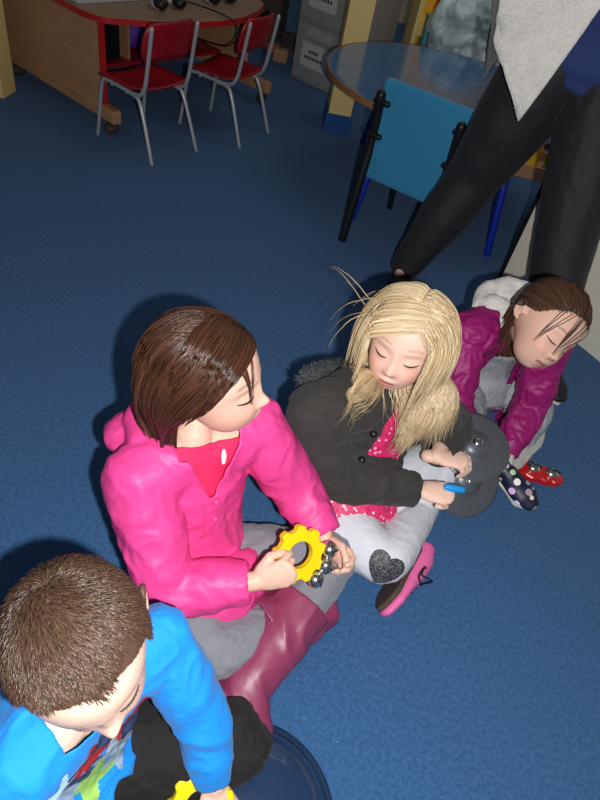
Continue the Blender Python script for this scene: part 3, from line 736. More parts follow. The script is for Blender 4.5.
# ---------------- round blue table
tc = V((0.345, 3.00, 0)); TR = 0.585; TZ = 0.5
r = empty('round_table', tc)
pb = PB(); pb.lathe([(TR-0.012, TZ-0.022), (TR-0.006, TZ), (TR-0.02, TZ+0.0015)], 72, Matrix.Translation(tc)); put('tabletop', pb.mesh(False), M['blue_top'], r)
ring = [(TR*math.cos(2*math.pi*i/72), TR*math.sin(2*math.pi*i/72)) for i in range(72)]; hol = [(x*0.978, y*0.978) for x, y in ring]
pb = PB(); pb.prism(ring, TZ-0.024, TZ, Matrix.Translation(tc), hole=hol); put('edging', pb.mesh(False), M['wood_edge'], r)
for foot in (U(487, 255, 0), U(352, 218, 0), V((0.0, 3.45, 0)), V((0.72, 3.42, 0))):
    d = (foot-tc); tp = tc+d*0.80; tp.z = TZ-0.02
    pb = PB(); pb.tube([foot, tp], [0.016, 0.018], seg=14); put('leg', pb.mesh(), M['blue_metal'], r)
tag(r, 'round blue table with a wood edge and blue metal legs', 'table')
# pale plastic bag
p = V((0.46, 3.86, 0))
pb = PB()
for i in range(14):
    a = rnd.random()*6.28; pb.ell((p.x+0.22*math.cos(a)*rnd.random(), p.y+0.10*math.sin(a), 0.16+0.42*rnd.random()), (0.17, 0.13, 0.15))
pb.box((p.x-0.2, p.y-0.12, 0.0), (p.x+0.2, p.y+0.12, 0.2)); me = union(pb, 0.014, 3); wrinkle(me, 0.03, 7, 5); wrinkle(me, 0.012, 18, 6)
a = coords(me); a[:, 2] = np.maximum(a[:, 2], 0.0); setco(me, a)
o = put('plastic_bag', me, M['pale_bag']); tag(o, 'big crumpled pale blue plastic sack standing behind the round table', 'bag')

# ---------------- blue fabric chair: back towards the camera
p0 = U(342, 240, 0); dirx = V((0.907, -0.42, 0)).normalized(); T = frame2(p0, p0+dirx)
r = empty('fabric_chair', p0); CW = 0.325
for x in (0.0, CW):
    pb = PB(); pb.tube(catmull([T @ V((x, 0.0, 0.0)), T @ V((x, 0.03, 0.25)), T @ V((x, 0.05, 0.42)), T @ V((x, 0.03, 0.585))], 5), [(0.018, 0.018)]*16, ref=T.to_3x3() @ V((1, 0, 0)), seg=12)
    o = put('frame_leg', pb.mesh(), M['black_frame'], r)
    for z in (0.56, 0.44):
        pb = PB(); pb.tube([T @ V((x-0.016, 0.036, z)), T @ V((x+0.03, 0.036, z))], [0.012, 0.012], seg=10); put('knob', pb.mesh(), M['black_frame'], o)
    pb = PB(); pb.tube(catmull([T @ V((x, 0.04, 0.30)), T @ V((x, 0.2, 0.315)), T @ V((x, 0.38, 0.31)), T @ V((x, 0.44, 0.0))], 5), [0.013]*16, seg=10); put('leg', pb.mesh(), M['black_frame'], r)
pb = PB(); pb.box((-0.01, 0.045, 0.27), (CW+0.055, 0.085, 0.64), bev=0.013, T=T); me = union(pb, 0.006, 3); put('backrest', me, M['blue_fabric'], r)
pb = PB(); pb.box((0.01, 0.09, 0.30), (CW-0.01, 0.42, 0.345), bev=0.018, T=T); put('seat', pb.mesh(), M['blue_fabric'], r)
tag(r, 'blue fabric chair with black frame, its back turned to the children', 'chair')

# ---------------- cream panel unit on the right
p = U(498, 279, 0); q = U(600, 362, 0); d = (q-p).normalized(); T = frame2(p, p+d)
r = empty('display_unit', p)
pb = PB(); pb.box((0.012, 0, 0), (1.5, 0.35, 0.62), T=T); put('cabinet_body', pb.mesh(False), M['cream'], r)
pb = PB(); pb.box((-0.004, -0.004, 0), (0.012, 0.354, 0.624), T=T); put('corner_strip', pb.mesh(False), M['black_trim'], r)
for x, z, m_ in ((0.30, 0.165, 'black_trim'), (0.62, 0.28, 'yellow_bright')):
    pb = PB(); pb.tube([T @ V((x, -0.003, z)), T @ V((x, 0.0, z))], [0.006, 0.006]); put('spot', pb.mesh(), M[m_], r)
tag(r, 'cream panelled low unit standing behind the right-hand girl', 'cabinet')
# toys under the table
p = U(522, 176, 0.0); r = empty('toy_tray', p)
pb = PB(); pb.box((p.x-0.14, p.y-0.02, 0), (p.x+0.28, p.y+0.0, 0.07)); pb.box((p.x-0.14, p.y+0.25, 0), (p.x+0.28, p.y+0.27, 0.07)); pb.box((p.x-0.14, p.y, 0), (p.x+0.28, p.y+0.25, 0.02)); put('tray', pb.mesh(False), M['wood'], r)
tag(r, 'wooden toy tray on the carpet beyond the round table', 'tray')
for i, (m_, x, y) in enumerate((('red_plastic', -0.08, 0.05), ('yellow_bright', 0.04, 0.10), ('green', 0.14, 0.05), ('orange', 0.2, 0.15), ('red_edge', 0.0, 0.17))):
    pb = PB(); z = 0.021; pb.box((p.x+x-0.035, p.y+y-0.03, z), (p.x+x+0.035, p.y+y+0.03, z+0.12), bev=0.008)
    for k in (-1, 1): pb.tube([(p.x+x+k*0.016, p.y+y, z+0.118), (p.x+x+k*0.016, p.y+y, z+0.13)], [0.009, 0.009])
    tag(put('toy_brick', pb.mesh(False), M[m_]), ['bright red toy brick at the left end of the wooden tray', 'yellow toy brick in the wooden tray', 'green toy brick in the wooden tray', 'orange toy brick in the wooden tray', 'dark red toy brick at the back of the wooden tray'][i], 'brick', 'toy bricks in the wooden tray')
# ================================================================== people
SKIN = (0.80, 0.50, 0.385)
def segd(a, p, q):
    p = NA(p); q = NA(q); d = q-p; t = np.clip(((a-p) @ d)/(d @ d), 0, 1); return np.linalg.norm(a-p-t[:, None]*d, axis=1)
def coat_mask_neck(B, a, lim=0.97): 
    l, f, t = B.tl(a); return t > lim
def garment(B, body, name, m, g, hem=None, sleeve_over=0.0, sleeve_end=None, voxel=0.0045, wr=(0.004, 14), wf=1.0, extra=None, opening=None, parent_thick=0.004, neckcut=0.965, arms='LR', cuff=0.0, necks=True, margin=0.034):
    pb = PB(); torso(pb, B, g, hem, wf=wf)
    for s_ in arms: arm(pb, B, getattr(B, 'sh'+s_), getattr(B, 'el'+s_), getattr(B, 'wr'+s_), g, endr=sleeve_end, over=sleeve_over)
    if extra: extra(pb)
    me = union(pb, voxel, 5)
    if wr: wrinkle(me, wr[0], wr[1], seed=hash(name) % 7 if False else len(name)); wrinkle(me, wr[0]*0.6, wr[1]*2.3, seed=len(name)+1)
    a = coords(me); msk = np.zeros(len(a), bool)
    for s_ in arms:
        wv = NA(getattr(B, 'wr'+s_)); dv = NA((getattr(B, 'wr'+s_)-getattr(B, 'el'+s_)).normalized()); q = a-wv
        msk |= ((q @ dv) > sleeve_over-0.002) & (np.linalg.norm(q, axis=1) < 0.08*B.k) & (segd(a, getattr(B, 'el'+s_), getattr(B, 'wr'+s_)+(getattr(B, 'wr'+s_)-getattr(B, 'el'+s_))*0.3) < segd(a, *[getattr(B, j+('R' if s_ == 'L' else 'L')) for j in ('el', 'wr')]))
    l, f, t = B.tl(a)
    if necks: msk |= (t > neckcut) & (np.abs(l) < 0.055*B.k) & (np.abs(f) < 0.07)
    if opening is not None:
        arms_near = np.zeros(len(a), bool)
        for s_ in arms:
            e_, w_ = getattr(B, 'el'+s_), getattr(B, 'wr'+s_); arms_near |= segd(a, e_, w_+(w_-e_)*0.1) < (sleeve_end or 0.035)+margin
        msk |= opening(l, f, t) & ~arms_near
    cut(me, msk)
    o = put(name, me, m, body); solid(o, parent_thick)
    return o
def pants(B, body, name, m, g=0.004, fat=1.0, voxel=0.004, seat=True, wr=(0.0025, 16), cutk=None):
    pb = PB()
    for s_ in 'LR': leg(pb, B, getattr(B, 'hip'+s_), getattr(B, 'kn'+s_), getattr(B, 'an'+s_), g, fat)
    k = B.k; pb.tube([B.pelvis-B.plv_left*0.055*k, B.pelvis, B.pelvis+B.plv_left*0.055*k], [(0.085*k, 0.085*k)]*3, seg=20)
    pb.tube([B.spine(0.02), B.spine(0.22)], [(0.108*k, 0.082*k), (0.10*k, 0.078*k)], ref=B.plv_left, seg=20)
    me = union(pb, voxel, 5)
    if wr: wrinkle(me, wr[0], wr[1], seed=len(name)); wrinkle(me, wr[0]*.6, wr[1]*2.2, seed=len(name)+2)
    a = coords(me); a[:, 2] = np.maximum(a[:, 2], 0.004); setco(me, a)
    return put(name, me, m, body)
def mkB(k=1.0, **kw):
    B = Body(k=k, **kw)
    for s_, q in (('L', 1), ('R', -1)): setattr(B, 'hip'+s_, B.pelvis+B.plv_left*q*0.062*k)
    return B

# ------------------------------------------------ girl in the pink coat
PL = (V((0.55, 0.62, 0))).normalized()
P = mkB(pelvis=U(192, 572, 0.085), neck=U(194, 432, 0.42), shL=U(253, 425, 0.395), shR=U(138, 478, 0.375),
        elL=U(298, 492, 0.235), wrL=U(327, 541, 0.20), elR=U(168, 590, 0.20), wrR=U(256, 581, 0.235),
        knL=U(335, 556, 0.11), anL=U(243, 688, 0.055), toeL=U(262, 738, 0.035), knR=U(215, 655, 0.10), anR=U(296, 606, 0.045), toeR=U(322, 604, 0.035),
        plv_left=PL, k=1.04, back_bow=0.035)
H1 = Head(U(207, 374, 0.55), CV(0.92, -0.12, 0.18), CV(0.14, 0.70, 0.68), 1.13)
dR = (P.wrR-P.elR).normalized(); dL = (P.wrL-P.elL).normalized()
hands = [dict(wrist=P.wrR, d=CV(0.93, 0.28, 0.1), back=CV(0.1, -0.25, 0.95), side=-1, curl=(60, 65, 68, 72), thumb_open=25, thumb=(40, 30)),
         dict(wrist=P.wrL, d=CV(0.55, -0.45, 0.3), back=CV(0.45, 0.3, -0.8), side=1, curl=(38, 42, 48, 50), thumb_open=20, L=0.115)]
p1 = build_body(P, H1, hands, SKIN, scalp=(0.05, 0.025, 0.015))
tag(p1, 'girl in a bright pink coat with brown hair, sitting cross-legged holding yellow bells', 'person', 'children sitting on the carpet')
face_bits(H1, p1, 'pink')
pants(P, p1, 'leggings', M['grey_leggings'], g=0.006)
def ext(pb):                 # hood lying on the back and shoulders
    c = P.spine(0.93); pts = []
    for a in range(-150, 151, 25):
        r_ = math.radians(a+180); pts.append(c+P.left*0.092*math.sin(r_)+P.front*(0.085*math.cos(r_)-0.02)+P.up*(0.022-0.025*math.cos(r_)*1.0))
    pb.tube(catmull(pts, 3), [0.026]*(len(catmull(pts, 3))), seg=12)
    pb.ell(U(147, 432, 0.37), (0.082, 0.072, 0.045), Matrix((P.left, P.front, P.up)).transposed())
    pb.ell(c-P.front*0.095+P.up*(-0.01), (0.085, 0.05, 0.06), Matrix((P.left, P.front, P.up)).transposed())
def opn(l, f, t): return (f > 0.0) & (np.abs(l-0.006) < 0.008+np.clip((t-0.72)*0.16, 0, 0.05)) & (t > 0.70)
coat = garment(P, p1, 'coat', M['pink_coat'], 0.022, hem=(P.front*0.02+V((0, 0, -0.02)), (0.160, 0.145)), sleeve_over=-0.008, sleeve_end=0.036, wr=(0.0036, 9), extra=ext, opening=opn)
pb = PB()                    # placket with studs
lst = [P.spine(t)+P.front*(0.098+0.002*i)+P.left*0.01 for i, t in enumerate((0.68, 0.5, 0.32, 0.14))]
bv = bvh_of(coat)
def surf(bv, p, d, off=0.002):
    h = bv.ray_cast(V(p)+V(d)*0.3, -V(d)); return (h[0]+V(d)*off) if h[0] is not None else V(p)
for t in (0.66, 0.54): 
    q = surf(bv, P.spine(t)+P.left*0.012, P.front); pb = PB(); pb.ell(q, (0.007, 0.007, 0.007)); put('stud', pb.mesh(), M['pink_coat'], coat)
pb = PB(); Q = [surf(bv, P.spine(t)+P.left*(-0.012), P.front, 0.0012) for t in np.linspace(0.68, 0.44, 12)]
pb.tube(Q, [0.0022]*len(Q), seg=6); put('placket_seam', pb.mesh(), M['pink_coat'], coat)
# inner lining and tee
pb = PB(); torso(pb, P, 0.008); me = union(pb, 0.006, 3); l, f, t = P.tl(coords(me)); cut(me, (t < 0.55) | ((t > 0.995)) | (f < -0.03)); o = put('lining', me, M['pink_lining'], p1); solid(o, 0.002)
pb = PB(); q = [P.spine(0.955)+P.front*0.066+P.left*0.03, P.spine(0.925)+P.front*0.071+P.left*0.03, P.spine(0.89)+P.front*0.077+P.left*0.028]
pb.tube(q, [(0.004, 0.003), (0.006, 0.003), (0.004, 0.003)], ref=P.left, seg=10); put('tee_collar', pb.mesh(), M['white_cloth'], p1)
# boots
def boot(B, body, kn, an, heel, toe, up, frac):
    op = an.lerp(kn, frac); r_ = 0.060*B.k
    d = (toe-heel).normalized(); pb = PB()
    pb.tube(catmull([op, op.lerp(an, 0.4), an.lerp(op, 0.12), heel+V(up)*0.045+d*0.035, heel+V(up)*0.035+d*0.09, heel+V(up)*0.032+d*0.14, toe+V(up)*0.028-d*0.03], 5),
            lerpr([r_*1.05, r_*1.0, r_*0.88, r_*0.80, r_*0.72, 0.036, 0.030], 5), seg=22)
    me = union(pb, 0.0045, 3); wrinkle(me, 0.0035, 13, 3); a = coords(me); n = NA((op-an).normalized()); cut(me, ((a-NA(op)) @ n) > -0.004)
    o = put('boot', me, M['maroon_rubber'], body); solid(o, 0.004)
    rim = []
    t1 = V(n).orthogonal().normalized(); t2 = V(n).cross(t1)
    T, L = shoe_frame(heel, toe, up); sb = PB(); sb.prism(shoe_outline(L, 0.037), -0.004, 0.014, T); so = put('sole', sb.mesh(False), M['maroon_sole'], o); so.modifiers.new('b', 'BEVEL').width = 0.003
    return o
hl = U(236, 712, 0.03); tl_ = U(268, 742, 0.012)
boot(P, p1, P.knL, P.anL, U(234, 690, 0.012), U(246, 752, 0.012), V((0.15, 0.1, 1)).normalized(), 0.62)
boot(P, p1, P.knR, P.anR, U(272, 642, 0.02), U(327, 612, 0.014), V((0.05, -0.1, 1)).normalized(), 0.55)
# hair
hp = []
def comb1(p, D):
    T_ = np.array((0.078, -0.048, -0.055)); d = unit(p); v = unit(T_-p)+np.array((0.0, -0.25, 0.0)); return unit(v-d*(v*d).sum(1, keepdims=True)*0.8)
cols1 = dict(c0=(0.022, 0.008, 0.005), c1=(0.115, 0.045, 0.022))
def pony(T_, H, rad=0.035, down=(0, 0, -1), back=-0.25):
    T0 = np.array(T_); g = NA(V(down)) @ H.Rn
    def f(p, D):
        far = (D[:, 0:1] < -0.25) & (D[:, 1:2] > 0.0) & (abs(T0[0]) > 0.01); T_ = np.where(far, np.array((-0.04, -0.115, -0.02)), T0); T_ = T_*1.0
        d = unit(p); q = T_-p; dist = np.linalg.norm(q, axis=1, keepdims=True)
        v = unit(q)+np.array((0.0, back, 0.0)); v = unit(v-d*np.minimum((v*d).sum(1, keepdims=True), 0)*0.9)
        wgt = np.clip((dist-rad*0.6)/rad, 0, 1); past = (p[:, 2:3] < T_[:, 2:3]) & (dist < 0.12)
        wgt = np.where(past, 0, wgt); return unit(v*wgt+g*(1-wgt))
    return f
hp.append(grow_hair(H1, 5200, 0.26, pony((0.070, -0.040, -0.072), H1), seed=3, K=22, comb_w=1.2, grav=0.15, noise_w=0.05, clumps=260, clump=0.5, layer=(0.002, 0.012), lift=0.02, lenvar=0.25, faceguard=False, region=lambda d: not (d[1] > 0.66 and d[2] < 0.70), colliders=[(P.spine(0.9), 0.06)], **cols1))
def combf(p, D): return unit(np.stack([np.full(len(p), 0.75), p[:, 1]*0+0.10, -np.ones(len(p))*0.7], 1))
hp.append(grow_hair(H1, 12, 0.10, combf, seed=5, K=22, comb_w=0.5, grav=0.25, noise_w=0.03, clumps=1, clump=0.95, layer=(0.004, 0.010), faceguard=False, region=lambda d: d[1] > 0.55 and -0.1 < d[0] < 0.35 and d[2] > 0.5 and d[2] < 0.8, **cols1))
def bang1(p, D):
    v = np.tile((1.0, -0.22, -0.30), (len(p), 1)); d = unit(p); v = unit(v-d*(v*d).sum(1, keepdims=True)); out = p[:, 0] > 0.055; v[out] = unit(np.array((0.075, -0.045, -0.07))-p)[out]; return unit(v)
hp.append(grow_hair(H1, 1500, 0.20, bang1, seed=6, K=22, comb_w=1.4, grav=0.08, noise_w=0.05, clumps=60, clump=0.5, layer=(0.005, 0.012), lift=0.03, faceguard=False, region=lambda d: -0.62 < d[0] < 0.25 and 0.25 < d[1] < 0.86 and d[2] > 0.5, **cols1))
hair_object(hp, p1)

# ------------------------------------------------ yellow bell ring
def bell_ring(c, nrm, updir, label, n_bells=3, first=0, step=34, R=0.052):
    z = V(nrm).normalized(); x = (V(updir)-z*V(updir).dot(z)).normalized(); y = z.cross(x)
    T = Matrix.Translation(V(c)) @ Matrix((x, y, z)).transposed().to_4x4()
    r = empty('bell_ring', V(c))
    out = []; inn = []; n = 120
    for i in range(n):
        a = 2*math.pi*i/n; rr = R*(1+0.085*math.tanh(3*math.cos(9*a))); out.append((rr*math.cos(a), rr*math.sin(a)*0.98)); inn.append((R*0.50*math.cos(a), R*0.50*math.sin(a)))
    pb = PB(); pb.prism(out, -0.009, 0.009, T, hole=inn); o = put('ring', pb.mesh(False), M['yellow_plastic'], r); b = o.modifiers.new('b', 'BEVEL'); b.width = 0.003; b.segments = 3; b.limit_method = 'ANGLE'
    for k in range(n_bells):
        a = math.radians(first+k*step); bc = T @ V((math.cos(a)*R*1.24, math.sin(a)*R*1.24, 0.004))
        pb = PB(); pb.ell(bc, (0.0175, 0.0175, 0.0175), seg=28); bo = put('bell', pb.mesh(), M['chrome'], r)
        pb = PB(); rd = (bc-V(c)).normalized(); pb.tube([bc-rd*0.026, bc-rd*0.012], [0.004, 0.004], seg=8); put('rivet', pb.mesh(), M['dark_metal'], bo)
        pb = PB(); t_ = z.cross(rd); pb.tube([bc+(z*math.cos(u)+t_*math.sin(u))*0.0172 for u in np.linspace(-1.0, 1.0, 9)], [0.0016]*9, seg=6)
        pb.tube([bc+(z*math.cos(u)+rd*math.sin(u))*0.0172 for u in np.linspace(-1.0, 1.0, 9)], [0.0016]*9, seg=6); put('slit', pb.mesh(), M['dark_metal'], bo)
    return tag(r, label, 'bell ring')
bell_ring(U(299, 554, 0.25), CV(0.48, -0.1, 0.86), CV(0, 1, 0), 'yellow plastic ring with three silver bells held by the girl in the pink coat', 3, first=-88, step=-29+0, R=0.054)

# ------------------------------------------------ blonde girl
H2 = Head(U(407, 337, 0.52), CV(-0.36, -0.47, 0.80), CV(0.27, 0.82, 0.50), 1.08)
BL = (V((0.93, 0.36, 0))).normalized()
Q = mkB(pelvis=U(345, 505, 0.085), neck=U(393, 374, 0.41), shL=U(425, 398, 0.385), shR=U(315, 414, 0.385),
        elL=U(452, 428, 0.235), wrL=U(436, 457, 0.245), elR=U(336, 478, 0.22), wrR=U(420, 490, 0.215),
        knL=U(446, 455, 0.14), anL=U(408, 528, 0.06), toeL=U(388, 606, 0.03), knR=U(384, 562, 0.115), anR=U(432, 492, 0.05), toeR=U(455, 470, 0.035),
        plv_left=BL, k=1.03, back_bow=0.03)
hands = [dict(wrist=Q.wrR, d=CV(0.9, -0.12, 0.1), back=CV(0.15, 0.55, 0.8), side=-1, curl=(45, 55, 62, 68), thumb_open=15, thumb=(25, 20)),
         dict(wrist=Q.wrL, d=CV(0.85, -0.1, 0.2), back=CV(0.0, 0.7, 0.6), side=-1, curl=(35, 40, 45, 50), thumb_open=20, thumb=(25, 15), L=0.12)]
p2 = build_body(Q, H2, hands, (0.84, 0.56, 0.45), scalp=(0.55, 0.38, 0.18), brow=(0.45, 0.28, 0.16))
tag(p2, 'blonde girl in a charcoal coat and white leggings playing black cymbals', 'person', 'children sitting on the carpet')
face_bits(H2, p2, 'blonde')
lg = pants(Q, p2, 'leggings', M['white_leggings'], g=0.009, wr=(0.0012, 14))
shirt_pb = PB(); torso(shirt_pb, Q, 0.006, hem=(V((0, 0, 0.0)), (0.135, 0.12))); shirt_pb.tube([Q.spine(0.85), Q.spine(0.98), Q.spine(1.04)+Q.front*0.008], [0.062, 0.048, 0.040], seg=18)
me = union(shirt_pb, 0.005, 4); wrinkle(me, 0.003, 16, 2); l, f, t = Q.tl(coords(me)); cut(me, t > 1.03); o = put('top', me, M['pink_glitter'], p2); solid(o, 0.002)
def fur(pb): pass
def opn2(l, f, t): return (f > 0.0) & (np.abs(l-0.022) < 0.036+np.clip((0.95-t)*0.04, 0, 0.04)) & (t > -0.3)
def ext2(pb):
    c = Q.spine(0.95); pts = []
    for a in range(-110, 111, 22):
        r_ = math.radians(a+180); pts.append(c+Q.left*0.090*math.sin(r_)+Q.front*(0.075*math.cos(r_)-0.015)+Q.up*0.005)
    P_ = catmull(pts, 3); pb.tube(P_, [0.022]*len(P_), seg=12)
coat2 = garment(Q, p2, 'coat', M['charcoal_coat'], 0.021, hem=(V((0, 0, -0.01)), (0.150, 0.130)), sleeve_over=-0.004, sleeve_end=0.038, wr=(0.0045, 10), extra=ext2, opening=opn2, margin=0.026)
pb = PB()                    # fur edged hood lying behind the neck
c = Q.spine(0.97)-Q.front*0.075; hoodp = [c+Q.left*x+Q.front*y+Q.up*z for x, y, z in ((0.02, 0.0, -0.015), (-0.03, -0.015, -0.03), (-0.08, -0.015, -0.038), (-0.12, 0.0, -0.040), (-0.15, 0.02, -0.042), (-0.18, 0.045, -0.045))]
P_ = catmull(hoodp, 5); pb.tube(P_, [0.026]*len(P_), seg=16); me = union(pb, 0.004, 2); wrinkle(me, 0.006, 60, 4, ridge=False)
fr = put('fur_trim', me, M['grey_fur'], coat2)
a = coords(fr.data); nn = vnormals(fr.data); rg = np.random.RandomState(4); ix = rg.randint(0, len(a), 2600); a = a+NA(WP[fr.name])
b0 = a[ix]; dd = unit(nn[ix]+rg.normal(size=(2600, 3))*0.5); W = np.stack([b0+dd*s_*0.012+rg.normal(size=(2600, 3))*0.0012*(s_ > 0) for s_ in np.linspace(0, 1, 4)], 1)
put('fur_fibres', strand_mesh(W, np.array((0.0006, 0.0005, 0.0004, 0.0001)), np.tile((0.07, 0.075, 0.08), (2600, 1))*rg.uniform(0.5, 2.2, (2600, 1))), M['hair'], fr)
bv2 = bvh_of(coat2)
for t in (0.66, 0.46): q = surf(bv2, Q.spine(t)-Q.left*0.045, Q.front); pb = PB(); pb.ell(q, (0.009, 0.009, 0.009)); put('button', pb.mesh(), M['black_plastic'], coat2)
for s_ in 'R':
    pass
# heart patch on the knee
def decal(bv, c, nrm, updir, outline_fn, n, off, size, lim=9):
    z = V(nrm).normalized(); y = (V(updir)-z*V(updir).dot(z)).normalized(); x = y.cross(z); vs = []; fs = []; idx = {}
    for i in range(n):
        for j in range(n):
            u = (i/(n-1)*2-1); v = (j/(n-1)*2-1)
            if outline_fn(u, v): 
                p = V(c)+x*u*size+y*v*size; h = bv.ray_cast(p+z*0.2, -z)
                if h[0] is not None and (h[0]-V(c)).dot(z) < lim: idx[i, j] = len(vs); vs.append(h[0]+z*off)
    for (i, j) in list(idx):
        q = [(i, j), (i+1, j), (i+1, j+1), (i, j+1)]
        if all(k in idx for k in q): fs.append([idx[k] for k in q])
    return mesh(vs, fs)
def heart(u, v): u *= 1.2; v = v*1.25+0.12; return (u*u+v*v-1)**3-u*u*v**3*1.1 < 0
bvl = bvh_of(lg)
me = decal(bvl, U(383, 568, 0.13), CV(0.0, -0.1, 1), CV(0.5, 0.85, 0.0), heart, 70, 0.0015, 0.042)
o = put('heart_patch', me, M['black_glitter'], lg); solid(o, 0.003, 1)
for nm, hl, tt, upv in (('L', U(417, 541, 0.05), U(378, 608, 0.045), CV(0.80, 0.30, -0.68)), ('R', U(425, 505, 0.02), U(468, 474, 0.012), V((0, 0, 1)))):
    shoe(p2, hl, tt, upv, M['pink_shoe'], M['brown_sole'], w=0.036, h=0.05, laces=M['black_lace'] if nm == 'L' else None)
# hair
part = -0.048; g2 = NA(V((0, 0, -1))) @ H2.Rn
def comb2(p, D):
    side = np.where(D[:, 0] > part, 1.0, -1.0); near = np.exp(-((p[:, 0]-part)/0.05)**2)
    v = np.stack([side*(0.75+0.3*near), np.where(D[:, 1] > 0.5, 0.05, -0.15), -0.55*np.ones(len(p))], 1)
    dd_ = unit(p); v = unit(v-dd_*(v*dd_).sum(1, keepdims=True))
    fr_ = (p[:, 1] > 0.035) & (side > 0); v[fr_] = unit(np.tile((1.0, -0.12, -0.42), (len(p), 1)))[fr_]
    low = np.where(fr_, p[:, 0] > 0.060, p[:, 2] < 0.035); v[low] = g2+np.array((0, 0.30, 0))-np.stack([side*0.35, 0*side, 0*side], 1)[low]
    d = unit(p); return unit(v-d*np.minimum((v*d).sum(1, keepdims=True), 0))
cols2 = dict(c0=(0.46, 0.29, 0.12), c1=(0.98, 0.82, 0.56))
def c2(p, D): return comb2(p, D)
hq = [grow_hair(H2, 8500, 0.262, c2, seed=11, K=24, comb_w=0.8, grav=0.7, noise_w=0.06, clumps=420, clump=0.4, r0=0.00095, layer=(0.003, 0.015), lift=0.1, lenvar=0.3, colliders=[(Q.shL, 0.060), (Q.shR, 0.074), (Q.spine(0.86).lerp(Q.shR, 0.55), 0.080), (Q.spine(0.86).lerp(Q.shL, 0.55), 0.070), (Q.spine(0.85), 0.092), (Q.spine(0.7), 0.112)], slide=Q.front-Q.left*0.0, **cols2)]
def flyr(p, D): return unit(np.stack([np.full(len(p), 1.0), -0.5+0*p[:, 1], 0*p[:, 0]-0.25], 1))
hq.append(grow_hair(H2, 14, 0.15, flyr, seed=12, K=24, comb_w=0.14, grav=0.22, noise_w=0.12, clumps=14, clump=0.7, layer=(0.008, 0.02), region=lambda d: d[0] > 0.3, **cols2))
def bang(p, D):
    v = np.tile((1.0, 0.0, -0.50), (len(p), 1)); d = unit(p); v = unit(v-d*(v*d).sum(1, keepdims=True)); out = p[:, 0] > 0.058; v[out] = g2+np.array((-0.1, 0.25, 0)); return unit(v)
hq.append(grow_hair(H2, 650, 0.24, bang, seed=14, K=24, comb_w=1.4, grav=0.12, noise_w=0.05, clumps=40, clump=0.5, layer=(0.006, 0.013), lift=0.05, faceguard=False, region=lambda d: -0.62 < d[0] < -0.25 and 0.3 < d[1] < 0.85 and d[2] > 0.6, colliders=[(Q.shR, 0.074)], slide=Q.front, **cols2))
hair_object(hq, p2)

# ------------------------------------------------ cymbals
def cymbal(c, nrm, R, label, strap=True):
    z = V(nrm).normalized(); x = z.orthogonal().normalized(); y = z.cross(x); T = Matrix.Translation(V(c)) @ Matrix((x, y, z)).transposed().to_4x4()
    r = empty('cymbal', V(c)); pr = []
    for i in range(15):
        u = i/14; rr = R*(1-u); dome = 0.020*max(0.0, 1-(rr/(R*0.42))**2)**0.6 if rr < R*0.42 else 0
        pr.append((max(rr, 0.0005), 0.004*(1-(rr/R)**2)*1.5+dome))
    pr = [(R, -0.0016), (R*1.0, 0)]+pr[1:]
    pb = PB(); pb.lathe(pr, 64, T); o = put('disc', pb.mesh(), M['cymbal'], r)
    pb = PB(); pb.lathe([(0.013, 0.024), (0.013, 0.031), (0.008, 0.034), (0.0005, 0.034)], 24, T); put('knob', pb.mesh(), M['chrome'], r)
    return tag(r, label, 'cymbal', 'pair of hand cymbals')
cymbal(U(474, 446, 0.195), CV(0.12, 0.42, 0.90), 0.096, 'upper black cymbal with a shiny dome facing up in the blonde girl\'s hands')
cymbal(U(466, 480, 0.135), CV(0.25, 0.05, 0.95), 0.096, 'lower black cymbal hanging below the blonde girl\'s hands')
r = empty('strap', U(455, 488, 0.22)); pb = PB(); a_ = U(447, 487, 0.243); b_ = U(462, 490, 0.238); pb.tube([a_, a_.lerp(b_, 0.5), b_], [0.008, 0.0095, 0.008], seg=12)
put('grip', pb.mesh(), M['sky_strap'], r)
tag(r, 'bright blue grip poking out of the blonde girl\'s fist', 'grip')

# ------------------------------------------------ girl in the magenta coat
H3 = Head(U(546, 326, 0.46), CV(0.26, -0.58, 0.76), CV(0.66, 0.58, 0.42), 1.05)
DLF = V((0.8, 0.6, 0)).normalized()
D = mkB(pelvis=U(478, 385, 0.085), neck=U(513, 322, 0.375), shL=U(547, 350, 0.34), shR=U(468, 335, 0.35),
        elL=U(530, 404, 0.175), wrL=U(506, 452, 0.10), elR=U(452, 400, 0.20), wrR=U(470, 430, 0.12),
        knL=U(538, 408, 0.12), anL=U(500, 465, 0.045), toeL=U(515, 500, 0.03), knR=U(462, 455, 0.11), anR=U(515, 452, 0.045), toeR=U(530, 445, 0.04),
        plv_left=DLF, k=1.0, back_bow=0.03)
hands = [dict(wrist=D.wrL, d=CV(-0.95, -0.2, 0.0), back=CV(0.0, 0.2, 0.9), side=-1, curl=(30, 35, 40, 45), L=0.11), dict(wrist=D.wrR, d=CV(0.5, -0.7, 0.1), back=CV(0.0, 0.2, 0.9), side=1, curl=(30, 35, 40, 45), L=0.11)]
p3 = build_body(D, H3, hands, SKIN, scalp=(0.06, 0.03, 0.02), voxel=0.003)
tag(p3, 'dark-haired girl in a magenta coat with a white fleece hood, looking down', 'person', 'children sitting on the carpet')
face_bits(H3, p3, 'dark')
pants(D, p3, 'leggings', M['grey_glitter'], g=0.006)
pb = PB(); torso(pb, D, 0.005, hem=(V((0, 0, 0)), (0.125, 0.11))); me = union(pb, 0.005, 4); wrinkle(me, 0.003, 15, 2); l, f, t = D.tl(coords(me)); cut(me, t > 0.95); o = put('shirt', me, M['grey_glitter'], p3); solid(o, 0.002)
def opn3(l, f, t): return (f > 0.0) & (np.abs(l) < 0.030+np.clip((0.9-t)*0.04, 0, 0.04)) & (t > -0.3)
